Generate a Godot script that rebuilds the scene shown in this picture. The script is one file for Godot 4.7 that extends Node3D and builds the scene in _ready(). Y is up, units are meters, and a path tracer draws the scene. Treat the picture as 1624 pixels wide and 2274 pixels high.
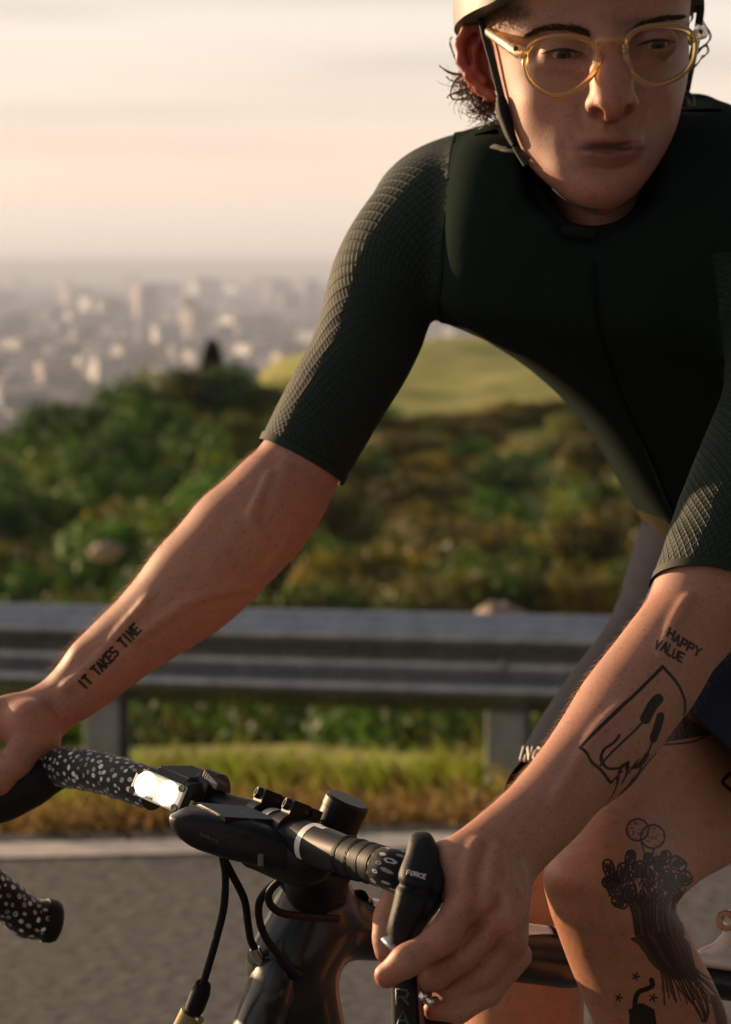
extends Node3D

const F := 5849.0            # focal length in pixels of a 1624 x 2274 picture
var cam_t := Transform3D(Basis(Vector3.RIGHT, -deg_to_rad(5.27)), Vector3(0, 1.32, 0))
var rng := RandomNumberGenerator.new()
var used := {}
# ---------------------------------------------------------------- sky
func sky_picture() -> ImageTexture:
	var w := 1024
	var h := 512
	var im := Image.create(w, h, false, Image.FORMAT_RGBF)
	var streak := noise(1.0, 17, 5)
	var s_az := atan2(SUN.z, SUN.x)
	for y in h:
		var el := (0.5 - (y + .5) / h) * PI
		for x in w:
			# u 0 looks to -z
			var az := (x + .5) / w * TAU
			var dir := Vector3(sin(az) * cos(el), sin(el), -cos(az) * cos(el))
			var c: Color
			var e := rad_to_deg(el)
			if e < 0.0:
				c = Color(.14, .125, .11)
			else:
				var low := Color(.50, .415, .345)
				var mid := Color(.555, .445, .355)
				var hi := Color(.53, .475, .415)
				var top := Color(.155, .17, .20)
				c = low.lerp(mid, smoothstep(.4, 2.0, e))
				c = c.lerp(hi, smoothstep(2.2, 6.0, e))
				c = c.lerp(top, smoothstep(7.0, 48.0, e))
				var sunny := dir.dot(SUN)
				c = c * lerpf(.25, 1.0, smoothstep(-.85, .3, Vector3(dir.x, 0, dir.z).normalized().dot(Vector3(SUN.x, 0, SUN.z).normalized())))
				c += Color(1.0, .70, .46) * (.9 * pow(maxf(sunny, 0.0), 18.0) + .20 * pow(maxf(sunny, 0.0), 5.0))
				var cl := streak.get_noise_3d(dir.x * 1.6, e * .85, dir.z * 1.6)
				var k := smoothstep(-.1, .3, cl) * smoothstep(1.0, 4.5, e)
				c = c.lerp(Color(c.r * .80, c.g * .82, c.b * .85), k * .8)
			im.set_pixel(x, y, c)
	im.resize(2048, 1024, Image.INTERPOLATE_CUBIC)
	return ImageTexture.create_from_image(im)

const SUN := Vector3(-.755, .165, -.635)

func _ready() -> void:
	rng.seed = 11
	var cam := Camera3D.new()
	cam.name = "camera"
	cam.fov = rad_to_deg(2.0 * atan(1137.0 / F))
	cam.near = .05
	cam.far = 60000
	cam.transform = cam_t
	add_child(cam)
	cam.make_current()
	var env := Environment.new()
	env.background_mode = Environment.BG_SKY
	var sky := Sky.new()
	var pm := PanoramaSkyMaterial.new()
	pm.panorama = sky_picture()
	sky.sky_material = pm
	env.sky = sky
	env.background_energy_multiplier = 1.0
	env.tonemap_mode = Environment.TONE_MAPPER_LINEAR
	env.tonemap_exposure = 1.8
	env.sdfgi_enabled = true
	env.ssao_enabled = true
	env.ssil_enabled = true
	env.fog_enabled = true
	env.fog_density = .000105
	env.fog_light_color = Color(.80, .85, .94)
	var we := WorldEnvironment.new()
	we.name = "environment"
	we.environment = env
	var att := CameraAttributesPhysical.new()
	att.frustum_focus_distance = 1.69
	att.frustum_focal_length = 92.0
	att.exposure_aperture = 11.0
	we.camera_attributes = att
	add_child(we)
	var sun := DirectionalLight3D.new()
	sun.name = "sun"
	sun.light_energy = 1.6
	sun.light_color = Color(1.0, .84, .66)
	sun.light_angular_distance = .6
	sun.shadow_enabled = true
	add_child(sun)
	sun.look_at_from_position(Vector3.ZERO, -SUN, Vector3.UP)
	build_ground()

	build_hill()

	build_trees()

	build_city()

	build_person()

	build_bike()

# ---------------------------------------------------------------- implicit surfaces (limbs, head, cloth)
class Item:
	var typ := 0          # 0 loft segment, 1 cone, 2 carved cone, 3 brush, 4 ellipsoid, 5 carved ellipsoid
	var grp := 0
	var k := 0.01
	var a := Vector3()
	var b := Vector3()
	var ra := 0.0
	var rb := 0.0
	var amp := 0.0
	var m := Basis()
	var rmin := 0.0
	var c0 := Vector3()
	var c1 := Vector3()
	var u0 := Vector3()
	var u1 := Vector3()
	var v0 := Vector3()
	var v1 := Vector3()
	var n0 := Vector3()
	var n1 := Vector3()
	var ru0 := 0.0
	var ru1 := 0.0
	var rv0 := 0.0
	var rv1 := 0.0
	var ex := 2.0
	var first := false
	var last := false
	var lo := Vector3()
	var hi := Vector3()

class Loft:
	var c := PackedVector3Array()
	var u := PackedVector3Array()
	var v := PackedVector3Array()
	var n := PackedVector3Array()
	var ru := PackedFloat32Array()
	var rv := PackedFloat32Array()
	var ax := PackedVector2Array()
	var bx := PackedVector2Array()
	var len := PackedFloat32Array()
	var ex := 2.0

	func locate(p: Vector3) -> Vector2:   # (angle round the limb, 0 towards the camera; ring number)
		var best := 1e9
		var out := Vector2()
		for i in c.size() - 1:
			var s0 := n[i].dot(p - c[i])
			var s1 := n[i + 1].dot(p - c[i + 1])
			if i == 0 and s0 < 0.0:
				s0 = 0.0
			if i == c.size() - 2 and s1 > 0.0:
				s1 = 0.0
			if s0 < 0.0 or s1 > 0.0:
				continue
			var f := s0 / maxf(s0 - s1, 1e-6)
			var cc := c[i].lerp(c[i + 1], f)
			var q := p - cc
			var dd := q.length_squared()
			if dd < best:
				best = dd
				var uu := u[i].lerp(u[i + 1], f)
				var vv := v[i].lerp(v[i + 1], f)
				out = Vector2(atan2(uu.dot(q) / lerpf(ru[i], ru[i + 1], f), vv.dot(q) / lerpf(rv[i], rv[i + 1], f)), i + f)
		return out

	var inv := Transform3D()

	func from_photo(px: float, py: float) -> Vector2:     # where the line of sight through that picture point meets the limb
		var want := Vector2(px, py)
		var aim := want
		var at := guess(aim)
		for k in 4:
			if at.y < 0.0: return at
			var q := inv * point(at)
			var seen := Vector2(812.0 - q.x / q.z * 5849.0, 1137.0 + q.y / q.z * 5849.0)
			aim += want - seen
			at = guess(aim)
		return at

	func guess(p: Vector2) -> Vector2:
		for i in c.size() - 1:
			var k0 := (bx[i] - ax[i]).cross(p - ax[i])
			var k1 := (bx[i + 1] - ax[i + 1]).cross(p - ax[i + 1])
			if (k0 >= 0.0) != (k1 >= 0.0):
				var f := k0 / (k0 - k1)
				var aa := ax[i].lerp(ax[i + 1], f)
				var bb := bx[i].lerp(bx[i + 1], f)
				var s := (p - aa).dot(bb - aa) / (bb - aa).length_squared() * 2.0 - 1.0
				if absf(s) < 1.3:
					return Vector2(asin(clampf(s, -0.999, 0.999)), i + f)
		return Vector2(0, -1)

	func point(at: Vector2, lift := 0.0) -> Vector3:
		var i := clampi(int(at.y), 0, c.size() - 2)
		var f := clampf(at.y - i, 0.0, 1.0)
		var sa := sin(at.x)
		var ca := cos(at.x)
		var q: float = pow(pow(absf(sa), ex) + pow(absf(ca), ex), 1.0 / ex)
		return c[i].lerp(c[i + 1], f) + u[i].lerp(u[i + 1], f) * (sa / q * (lerpf(ru[i], ru[i + 1], f) + lift)) + v[i].lerp(v[i + 1], f) * (ca / q * (lerpf(rv[i], rv[i + 1], f) + lift))

class Field:
	var h := 0.004
	var reach := 0.003
	var items: Array[Item] = []
	var groups := 0
	var verts := PackedVector3Array()
	var norms := PackedVector3Array()
	var tris := PackedInt32Array()

	func box(it: Item, lo: Vector3, hi: Vector3, pad: float) -> void:
		it.lo = lo - Vector3.ONE * pad
		it.hi = hi + Vector3.ONE * pad
		items.append(it)

	func loft(l: Loft, k: float) -> void:
		groups += 1
		for i in l.c.size() - 1:
			var it := Item.new()
			it.grp = groups
			it.k = k
			it.ex = l.ex
			it.c0 = l.c[i]; it.c1 = l.c[i + 1]
			it.u0 = l.u[i]; it.u1 = l.u[i + 1]
			it.v0 = l.v[i]; it.v1 = l.v[i + 1]
			it.n0 = l.n[i]; it.n1 = l.n[i + 1]
			it.ru0 = l.ru[i]; it.ru1 = l.ru[i + 1]
			it.rv0 = l.rv[i]; it.rv1 = l.rv[i + 1]
			it.first = i == 0
			it.last = i == l.c.size() - 2
			var e0 := (it.u0.abs() * it.ru0 + it.v0.abs() * it.rv0)
			var e1 := (it.u1.abs() * it.ru1 + it.v1.abs() * it.rv1)
			box(it, (it.c0 - e0).min(it.c1 - e1), (it.c0 + e0).max(it.c1 + e1), k + 7.0 * h + reach)

	func cone(a: Vector3, b: Vector3, ra: float, rb: float, k: float, carve := false) -> void:
		var it := Item.new()
		it.typ = 2 if carve else 1
		it.a = a; it.b = b; it.ra = ra; it.rb = rb; it.k = k
		var r := maxf(ra, rb)
		box(it, a.min(b) - Vector3.ONE * r, a.max(b) + Vector3.ONE * r, k + 7.0 * h + reach)

	func chain(pts: Array, rs: Array, k: float) -> void:
		for i in pts.size() - 1:
			cone(pts[i], pts[i + 1], rs[i], rs[i + 1], k)

	func chain_carve(pts: Array, rs: Array, k: float) -> void:
		for i in pts.size() - 1:
			cone(pts[i], pts[i + 1], rs[i], rs[i + 1], k, true)

	func ball(c: Vector3, axes: Basis, k: float, carve := false) -> void:   # columns of axes are the half axes
		var it := Item.new()
		it.typ = 5 if carve else 4
		it.a = c
		it.m = axes.inverse()
		it.k = k
		it.rmin = minf(axes.x.length(), minf(axes.y.length(), axes.z.length()))
		var e := axes.x.abs() + axes.y.abs() + axes.z.abs()
		box(it, c - e, c + e, k + 7.0 * h + reach)

	func brush(c: Vector3, axes: Basis, amp: float) -> void:   # columns are the sigmas
		var it := Item.new()
		it.typ = 3
		it.a = c
		it.m = axes.inverse()
		it.amp = amp
		var e := (axes.x.abs() + axes.y.abs() + axes.z.abs()) * 2.6
		box(it, c - e, c + e, 4.0 * h)

	func segment(it: Item, p: Vector3) -> float:
		var s0 := it.n0.dot(p - it.c0)
		var s1 := it.n1.dot(p - it.c1)
		var beyond := 0.0
		if s0 < 0.0:
			if not it.first or s1 > 0.0:
				return 1e3
			beyond = -s0
			s0 = 0.0
		elif s1 > 0.0:
			if not it.last:
				return 1e3
			beyond = s1
			s1 = 0.0
		var f := s0 / maxf(s0 - s1, 1e-7)
		var q := p - it.c0.lerp(it.c1, f)
		var x := it.u0.lerp(it.u1, f).dot(q)
		var y := it.v0.lerp(it.v1, f).dot(q)
		var ru := lerpf(it.ru0, it.ru1, f)
		var rv := lerpf(it.rv0, it.rv1, f)
		var a := absf(x / ru)
		var b := absf(y / rv)
		var d := 0.0
		if it.ex == 2.0:
			var k0 := sqrt(a * a + b * b)
			if k0 < 0.05:
				d = -minf(ru, rv)
			else:
				d = k0 * (k0 - 1.0) / sqrt(a * a / (ru * ru) + b * b / (rv * rv))
		else:
			var k0 := pow(pow(a, it.ex) + pow(b, it.ex), 1.0 / it.ex)
			if k0 < 0.05:
				d = -minf(ru, rv)
			else:
				d = sqrt(x * x + y * y) * (1.0 - 1.0 / k0)
		if beyond > 0.0:
			return maxf(d, beyond) if d < 0.0 else sqrt(d * d + beyond * beyond)
		return d

	func eval(p: Vector3, ids: PackedInt32Array) -> float:
		var d := 1e3
		var g := 0
		var gd := 1e3
		var gk := 0.0
		for id in ids:
			var it := items[id]
			if it.typ == 0:
				if it.grp != g:
					if g:
						var hh := maxf(gk - absf(d - gd), 0.0)
						d = minf(d, gd) - (hh * hh * 0.25 / gk if gk > 0.0 else 0.0)
					g = it.grp
					gd = 1e3
					gk = it.k
				gd = minf(gd, segment(it, p))
				continue
			if g:
				var hh := maxf(gk - absf(d - gd), 0.0)
				d = minf(d, gd) - (hh * hh * 0.25 / gk if gk > 0.0 else 0.0)
				g = 0
			if it.typ == 3:
				var q := it.m * (p - it.a)
				var r := q.length_squared()
				if r < 6.5:
					d -= it.amp * (exp(-0.5 * r) - 0.0388)
				continue
			var e := 0.0
			if it.typ < 3:
				var ba := it.b - it.a
				var pa := p - it.a
				var t := clampf(pa.dot(ba) / maxf(ba.length_squared(), 1e-12), 0.0, 1.0)
				e = (pa - ba * t).length() - lerpf(it.ra, it.rb, t)
			else:
				var q := it.m * (p - it.a)
				var k0 := q.length()
				if k0 < 0.05:
					e = -it.rmin
				else:
					e = k0 * (k0 - 1.0) / (it.m.transposed() * q).length()
			if it.typ == 2 or it.typ == 5:
				var hh := maxf(it.k - absf(d + e), 0.0)
				d = maxf(d, -e) + hh * hh * 0.25 / it.k
			else:
				var hh := maxf(it.k - absf(d - e), 0.0)
				d = minf(d, e) - hh * hh * 0.25 / it.k
		if g:
			var hh := maxf(gk - absf(d - gd), 0.0)
			d = minf(d, gd) - (hh * hh * 0.25 / gk if gk > 0.0 else 0.0)
		return d

	func hit(o: Vector3, dir: Vector3, near: float, far: float) -> Vector3:     # where a line first meets the surface
		var ids := PackedInt32Array(range(items.size()))
		var t := near
		var was := near
		while t < far:
			if eval(o + dir * t, ids) < 0.0:
				for k in 7:
					var m := (was + t) * .5
					if eval(o + dir * m, ids) < 0.0: t = m
					else: was = m
				return o + dir * t
			was = t
			t += .004
		return Vector3.ZERO

	func run() -> void:

		const N := 4
		const M := 5
		var bs := h * N
		var blocks := {}
		for id in items.size():
			var it := items[id]
			var l := Vector3i((it.lo / bs).floor())
			var u := Vector3i((it.hi / bs).floor())
			for x in range(l.x, u.x + 1):
				for y in range(l.y, u.y + 1):
					for z in range(l.z, u.z + 1):
						var key := Vector3i(x, y, z)
						if blocks.has(key):
							blocks[key].append(id)
						elif it.typ != 3 and it.typ != 2 and it.typ != 5:
							blocks[key] = PackedInt32Array([id])
		var cell := {}
		var ea: Array[Vector3i] = []
		var ed := PackedByteArray()
		var val := PackedFloat32Array()
		val.resize(M * M * M)
		for key: Vector3i in blocks:
			var ids: PackedInt32Array = blocks[key]
			var o := Vector3(key) * bs
			var mid := o + Vector3.ONE * (bs * 0.5)
			var dm := eval(mid, ids)
			if absf(dm) > bs * 1.1:
				if absf(dm) > bs * 6.0: continue
				var g := Vector3(eval(mid + Vector3(h, 0, 0), ids), eval(mid + Vector3(0, h, 0), ids), eval(mid + Vector3(0, 0, h), ids)) - Vector3.ONE * dm
				if absf(dm) > bs * 1.1 * maxf(g.length() / h, 1.25): continue
			var n := 0
			var neg := 0
			for z in M:
				for y in M:
					for x in M:
						var e := eval(o + Vector3(x, y, z) * h, ids)
						val[n] = e
						n += 1
						if e < 0.0:
							neg += 1
			if neg == 0 or neg == n:
				continue
			var base := key * N
			for z in N:
				for y in N:
					for x in N:
						var i := x + M * (y + M * z)
						var a0 := val[i]
						var s := a0 < 0.0
						if (val[i + 1] < 0.0) != s:
							ea.append(base + Vector3i(x, y, z)); ed.append(0 if s else 1)
						if (val[i + M] < 0.0) != s:
							ea.append(base + Vector3i(x, y, z)); ed.append(2 if s else 3)
						if (val[i + M * M] < 0.0) != s:
							ea.append(base + Vector3i(x, y, z)); ed.append(4 if s else 5)
						var w := [a0, val[i + 1], val[i + M], val[i + M + 1], val[i + M * M], val[i + M * M + 1], val[i + M * M + M], val[i + M * M + M + 1]]
						var m := 0
						for j in 8:
							if w[j] < 0.0:
								m += 1
						if m == 0 or m == 8:
							continue
						var sum := Vector3()
						var cnt := 0
						for j in 8:
							for ax in 3:
								var j2 := j | (1 << ax)
								if j2 == j or (w[j] < 0.0) == (w[j2] < 0.0):
									continue
								var p := Vector3(j & 1, (j >> 1) & 1, (j >> 2) & 1)
								p[ax] = w[j] / (w[j] - w[j2])
								sum += p
								cnt += 1
						cell[base + Vector3i(x, y, z)] = verts.size()
						verts.append(o + (Vector3(x, y, z) + sum / cnt) * h)
		for i in ea.size():
			var c := ea[i]
			var ax := ed[i] >> 1
			var da := Vector3i.ZERO
			var db := Vector3i.ZERO
			da[(ax + 1) % 3] = 1
			db[(ax + 2) % 3] = 1
			var q0: int = cell.get(c - da - db, -1)
			var q1: int = cell.get(c - db, -1)
			var q2: int = cell.get(c, -1)
			var q3: int = cell.get(c - da, -1)
			if q0 < 0 or q1 < 0 or q2 < 0 or q3 < 0:
				continue
			if ed[i] & 1:
				tris.append_array([q0, q1, q2, q0, q2, q3])
			else:
				tris.append_array([q0, q2, q1, q0, q3, q2])
		smooth(1)

		norms.resize(verts.size())
		for i in range(0, tris.size(), 3):
			var a := verts[tris[i]]
			var nn := (verts[tris[i + 2]] - a).cross(verts[tris[i + 1]] - a)
			for j in 3:
				norms[tris[i + j]] += nn
		for i in norms.size():
			norms[i] = norms[i].normalized()

	func smooth(times: int) -> void:
		for t in times:
			var sum := PackedVector3Array()
			var cnt := PackedInt32Array()
			sum.resize(verts.size())
			cnt.resize(verts.size())
			for i in range(0, tris.size(), 3):
				for j in 3:
					sum[tris[i + j]] += verts[tris[i + (j + 1) % 3]]
					cnt[tris[i + j]] += 1
			for i in verts.size():
				if cnt[i]:
					verts[i] = verts[i].lerp(sum[i] / cnt[i], 0.35)
# ---------------------------------------------------------------- helpers
func P(x: float, y: float, d: float) -> Vector3:
	return cam_t * Vector3((x - 812.0) / F * d, (1137.0 - y) / F * d, -d)

func lin(r: float, g: float, b: float) -> Color:
	return Color(r, g, b).linear_to_srgb()

func mat(c: Color, rough := 0.6, metal := 0.0, spec := 0.5) -> StandardMaterial3D:
	var m := StandardMaterial3D.new()
	m.albedo_color = c
	m.roughness = rough
	m.metallic = metal
	m.metallic_specular = spec
	return m

func numbered(called: String) -> String:
	if not used.has(called):
		used[called] = 0
		return called
	used[called] += 1
	return "%s_%03d" % [called, used[called]]

func tag(o: Node, label: String, category: String, group := "", kind := "") -> Node:
	if label: o.set_meta("label", label)
	if category: o.set_meta("category", category)
	if group: o.set_meta("group", group)
	if kind: o.set_meta("kind", kind)
	return o

func thing(called: String, label: String, category: String, at := Vector3.ZERO, group := "") -> Node3D:
	var o := Node3D.new()
	o.name = numbered(called)
	add_child(o)
	o.position = at
	tag(o, label, category, group)
	return o

func put(called: String, mesh: Mesh, m: Material, parent: Node = self) -> MeshInstance3D:
	var o := MeshInstance3D.new()
	if parent == self:
		o.name = numbered(called)
	else:
		var n := called
		var i := 0
		while parent.has_node(NodePath(n)):
			i += 1
			n = "%s_%03d" % [called, i]
		o.name = n
	o.mesh = mesh
	if m:
		o.material_override = m
	parent.add_child(o, true)
	var q: Node = parent      # meshes are written in world axes
	var t := Transform3D()
	while q is Node3D and q != self:
		t = (q as Node3D).transform * t
		q = q.get_parent()
	o.transform = t.affine_inverse()
	return o

func arrays(v: PackedVector3Array, n: PackedVector3Array, t: PackedInt32Array, uv := PackedVector2Array(), col := PackedColorArray()) -> Array:
	var a := []
	a.resize(Mesh.ARRAY_MAX)
	a[Mesh.ARRAY_VERTEX] = v
	a[Mesh.ARRAY_NORMAL] = n
	a[Mesh.ARRAY_INDEX] = t
	if uv.size(): a[Mesh.ARRAY_TEX_UV] = uv
	if col.size(): a[Mesh.ARRAY_COLOR] = col
	return a

func mesh_of(a: Array) -> ArrayMesh:
	var m := ArrayMesh.new()
	m.add_surface_from_arrays(Mesh.PRIMITIVE_TRIANGLES, a)
	return m

func spline(pts: Array, per := 8) -> Array:     # Catmull-Rom through vectors or floats
	var out := []
	for i in pts.size() - 1:
		var p0 = pts[maxi(i - 1, 0)]
		var p1 = pts[i]
		var p2 = pts[i + 1]
		var p3 = pts[mini(i + 2, pts.size() - 1)]
		for j in per:
			var t := float(j) / per
			out.append((p1 * 2.0 + (p2 - p0) * t + (p0 * 2.0 - p1 * 5.0 + p2 * 4.0 - p3) * t * t + (p1 * 3.0 - p0 - p2 * 3.0 + p3) * t * t * t) * 0.5)
	out.append(pts[-1])
	return out

func tube(st: SurfaceTool, pts: Array, rad, sides := 10, caps := true, vscale := 0.0, flat := 1.0, side_dir := Vector3.ZERO) -> void:
	# a round (or flattened) tube along points; rad a number or one per point
	var n := pts.size()
	var up := Vector3.UP
	var prev_x := Vector3.ZERO
	var rows := []
	var along := 0.0
	for i in n:
		var t: Vector3 = (pts[mini(i + 1, n - 1)] - pts[maxi(i - 1, 0)]).normalized()
		var x: Vector3
		if side_dir != Vector3.ZERO:
			x = (side_dir - t * side_dir.dot(t)).normalized()
		elif prev_x == Vector3.ZERO:
			if absf(t.dot(up)) > 0.9: up = Vector3.RIGHT
			x = up.cross(t).normalized()
		else:
			x = (prev_x - t * prev_x.dot(t)).normalized()
		prev_x = x
		var y := t.cross(x)
		if i: along += pts[i].distance_to(pts[i - 1])
		var r: float = rad[i] if rad is Array else rad
		var row := []
		for j in sides + 1:
			var a := TAU * j / sides
			var nn := (x * cos(a) * flat + y * sin(a))
			row.append([pts[i] + nn * r, (x * cos(a) / flat + y * sin(a)).normalized(), Vector2(float(j) / sides, along * vscale)])
		rows.append(row)
	var quad := func(a, b, c, d):
		for q in [a, c, b, a, d, c]:
			st.set_normal(q[1])
			st.set_uv(q[2])
			st.add_vertex(q[0])
	for i in n - 1:
		for j in sides:
			quad.call(rows[i][j], rows[i][j + 1], rows[i + 1][j + 1], rows[i + 1][j])
	if caps:
		for e in [0, n - 1]:
			var t: Vector3 = (pts[0] - pts[1]).normalized() if e == 0 else (pts[n - 1] - pts[n - 2]).normalized()
			for j in sides:
				var tri := [pts[e], rows[e][j][0], rows[e][j + 1][0]]
				if e != 0: tri = [pts[e], rows[e][j + 1][0], rows[e][j][0]]
				for q in tri:
					st.set_normal(t)
					st.set_uv(Vector2(0.02, 0.02))
					st.add_vertex(q)

func new_st() -> SurfaceTool:
	var st := SurfaceTool.new()
	st.begin(Mesh.PRIMITIVE_TRIANGLES)
	return st

func tube_mesh(pts: Array, rad, sides := 10, vscale := 0.0, flat := 1.0, side_dir := Vector3.ZERO) -> ArrayMesh:
	var st := new_st()
	tube(st, pts, rad, sides, true, vscale, flat, side_dir)
	return st.commit()

func poly(st: SurfaceTool, pts: Array, uvs := []) -> void:   # flat polygon, fan
	var nn: Vector3 = (pts[2] - pts[0]).cross(pts[1] - pts[0]).normalized()
	for i in range(1, pts.size() - 1):
		for j in [0, i, i + 1]:
			st.set_normal(nn)
			st.set_uv(uvs[j] if uvs.size() else Vector2.ZERO)
			st.add_vertex(pts[j])

func box_on(st: SurfaceTool, c: Vector3, b: Basis, size: Vector3, bev := 0.0) -> void:   # chamfered box
	var hs := size * 0.5
	if bev <= 0.0:
		bev = minf(hs.x, minf(hs.y, hs.z)) * 0.12
	var faces := [[0, 1, 2], [1, 2, 0], [2, 0, 1]]
	for f in faces:
		for s in [-1.0, 1.0]:
			var q := []
			for k in [[-1, -1], [1, -1], [1, 1], [-1, 1]]:
				var p := Vector3()
				p[f[0]] = s * hs[f[0]]
				p[f[1]] = k[0] * (hs[f[1]] - bev)
				p[f[2]] = k[1] * (hs[f[2]] - bev)
				q.append(c + b * p)
			if s > 0: q.reverse()
			poly(st, q)
	for f in faces:        # edges along axis f[2]
		for s in [-1.0, 1.0]:
			for t in [-1.0, 1.0]:
				var q := []
				for k in [[0, -1], [0, 1], [1, 1], [1, -1]]:
					var p := Vector3()
					p[f[0]] = s * (hs[f[0]] - (bev if k[0] else 0.0))
					p[f[1]] = t * (hs[f[1]] - (0.0 if k[0] else bev))
					p[f[2]] = k[1] * (hs[f[2]] - bev)
					q.append(c + b * p)
				if s * t > 0: q.reverse()
				poly(st, q)
	for sx in [-1.0, 1.0]:
		for sy in [-1.0, 1.0]:
			for sz in [-1.0, 1.0]:
				var q := []
				for ax in 3:
					var p := Vector3(sx, sy, sz) * (hs - Vector3.ONE * bev)
					p[ax] = [sx, sy, sz][ax] * hs[ax]
					q.append(c + b * p)
				if sx * sy * sz > 0: q.reverse()
				poly(st, q)

func lathe(st: SurfaceTool, base: Vector3, axis: Vector3, prof: Array, sides := 24) -> void:   # prof: [radius, height]
	var x := axis.cross(Vector3.RIGHT if absf(axis.x) < 0.8 else Vector3.UP).normalized()
	var y := axis.cross(x)
	for i in prof.size() - 1:
		var r0: float = prof[i][0]
		var h0: float = prof[i][1]
		var r1: float = prof[i + 1][0]
		var h1: float = prof[i + 1][1]
		var sl := Vector2(h1 - h0, r0 - r1).normalized()
		for j in sides:
			var q := []
			for k in [[0, j], [0, j + 1], [1, j + 1], [1, j]]:
				var a: float = TAU * k[1] / sides
				var dir := x * cos(a) + y * sin(a)
				q.append([base + axis * (h1 if k[0] else h0) + dir * (r1 if k[0] else r0), dir * sl.x + axis * sl.y, Vector2(float(k[1]) / sides, h1 if k[0] else h0)])
			for w in [0, 2, 1, 0, 3, 2]:
				st.set_normal(q[w][1])
				st.set_uv(q[w][2])
				st.add_vertex(q[w][0])

func loft(data: Array, ex := 2.0, sub := 4, yaw := 0.0, grow := 0.0, facing := 0.0) -> Loft:   # rows: Ax, Ay, Bx, By (the two edges in the photograph), depth, half thickness
	var cols := []
	for k in 6:
		var col := []
		for r in data: col.append(float(r[k]))
		cols.append(spline(col, sub))
	var l := Loft.new()
	l.ex = ex
	l.inv = cam_t.affine_inverse()
	var n: int = cols[0].size()
	for i in n:
		var a := P(cols[0][i], cols[1][i], cols[4][i])
		var b := P(cols[2][i], cols[3][i], cols[4][i])
		l.ax.append(Vector2(cols[0][i], cols[1][i]))
		l.bx.append(Vector2(cols[2][i], cols[3][i]))
		l.c.append((a + b) * 0.5)
		l.u.append((b - a).normalized())
		l.ru.append((b - a).length() * 0.5 + grow)
		l.rv.append(cols[5][i] + grow)
	var total := 0.0
	for i in n:
		var t := (l.c[mini(i + 1, n - 1)] - l.c[maxi(i - 1, 0)]).normalized()
		var v := t.cross(l.u[i]).normalized()
		if v.dot(cam_t.origin - l.c[i]) < 0.0: v = -v
		if facing > 0.0:
			var w := (cam_t.origin - l.c[i]).normalized()
			w = (w - l.u[i] * w.dot(l.u[i])).normalized()
			v = v.slerp(w, facing)
		var nn := l.u[i].cross(v).normalized()
		if nn.dot(t) < 0.0: nn = -nn
		if yaw:
			l.u[i] = l.u[i].rotated(nn, yaw)
			v = v.rotated(nn, yaw)
		l.v.append(v)
		l.n.append(nn)
		if i: total += l.c[i].distance_to(l.c[i - 1])
		l.len.append(total)
	return l

func axes(x: float, y: float, z: float, turn := 0.0) -> Basis:   # half axes along picture right, picture up, towards the camera
	var b := cam_t.basis * Basis(Vector3.BACK, turn)
	return Basis(b.x * x, b.y * y, b.z * z)

func aim(a: Vector3, b: Vector3, along: float, across: float, deep: float) -> Basis:   # half axes with the first along a-b
	var x := (b - a).normalized()
	var z := (cam_t.origin - a).normalized()
	z = (z - x * z.dot(x)).normalized()
	return Basis(x * along, z.cross(x) * across, z * deep)

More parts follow.
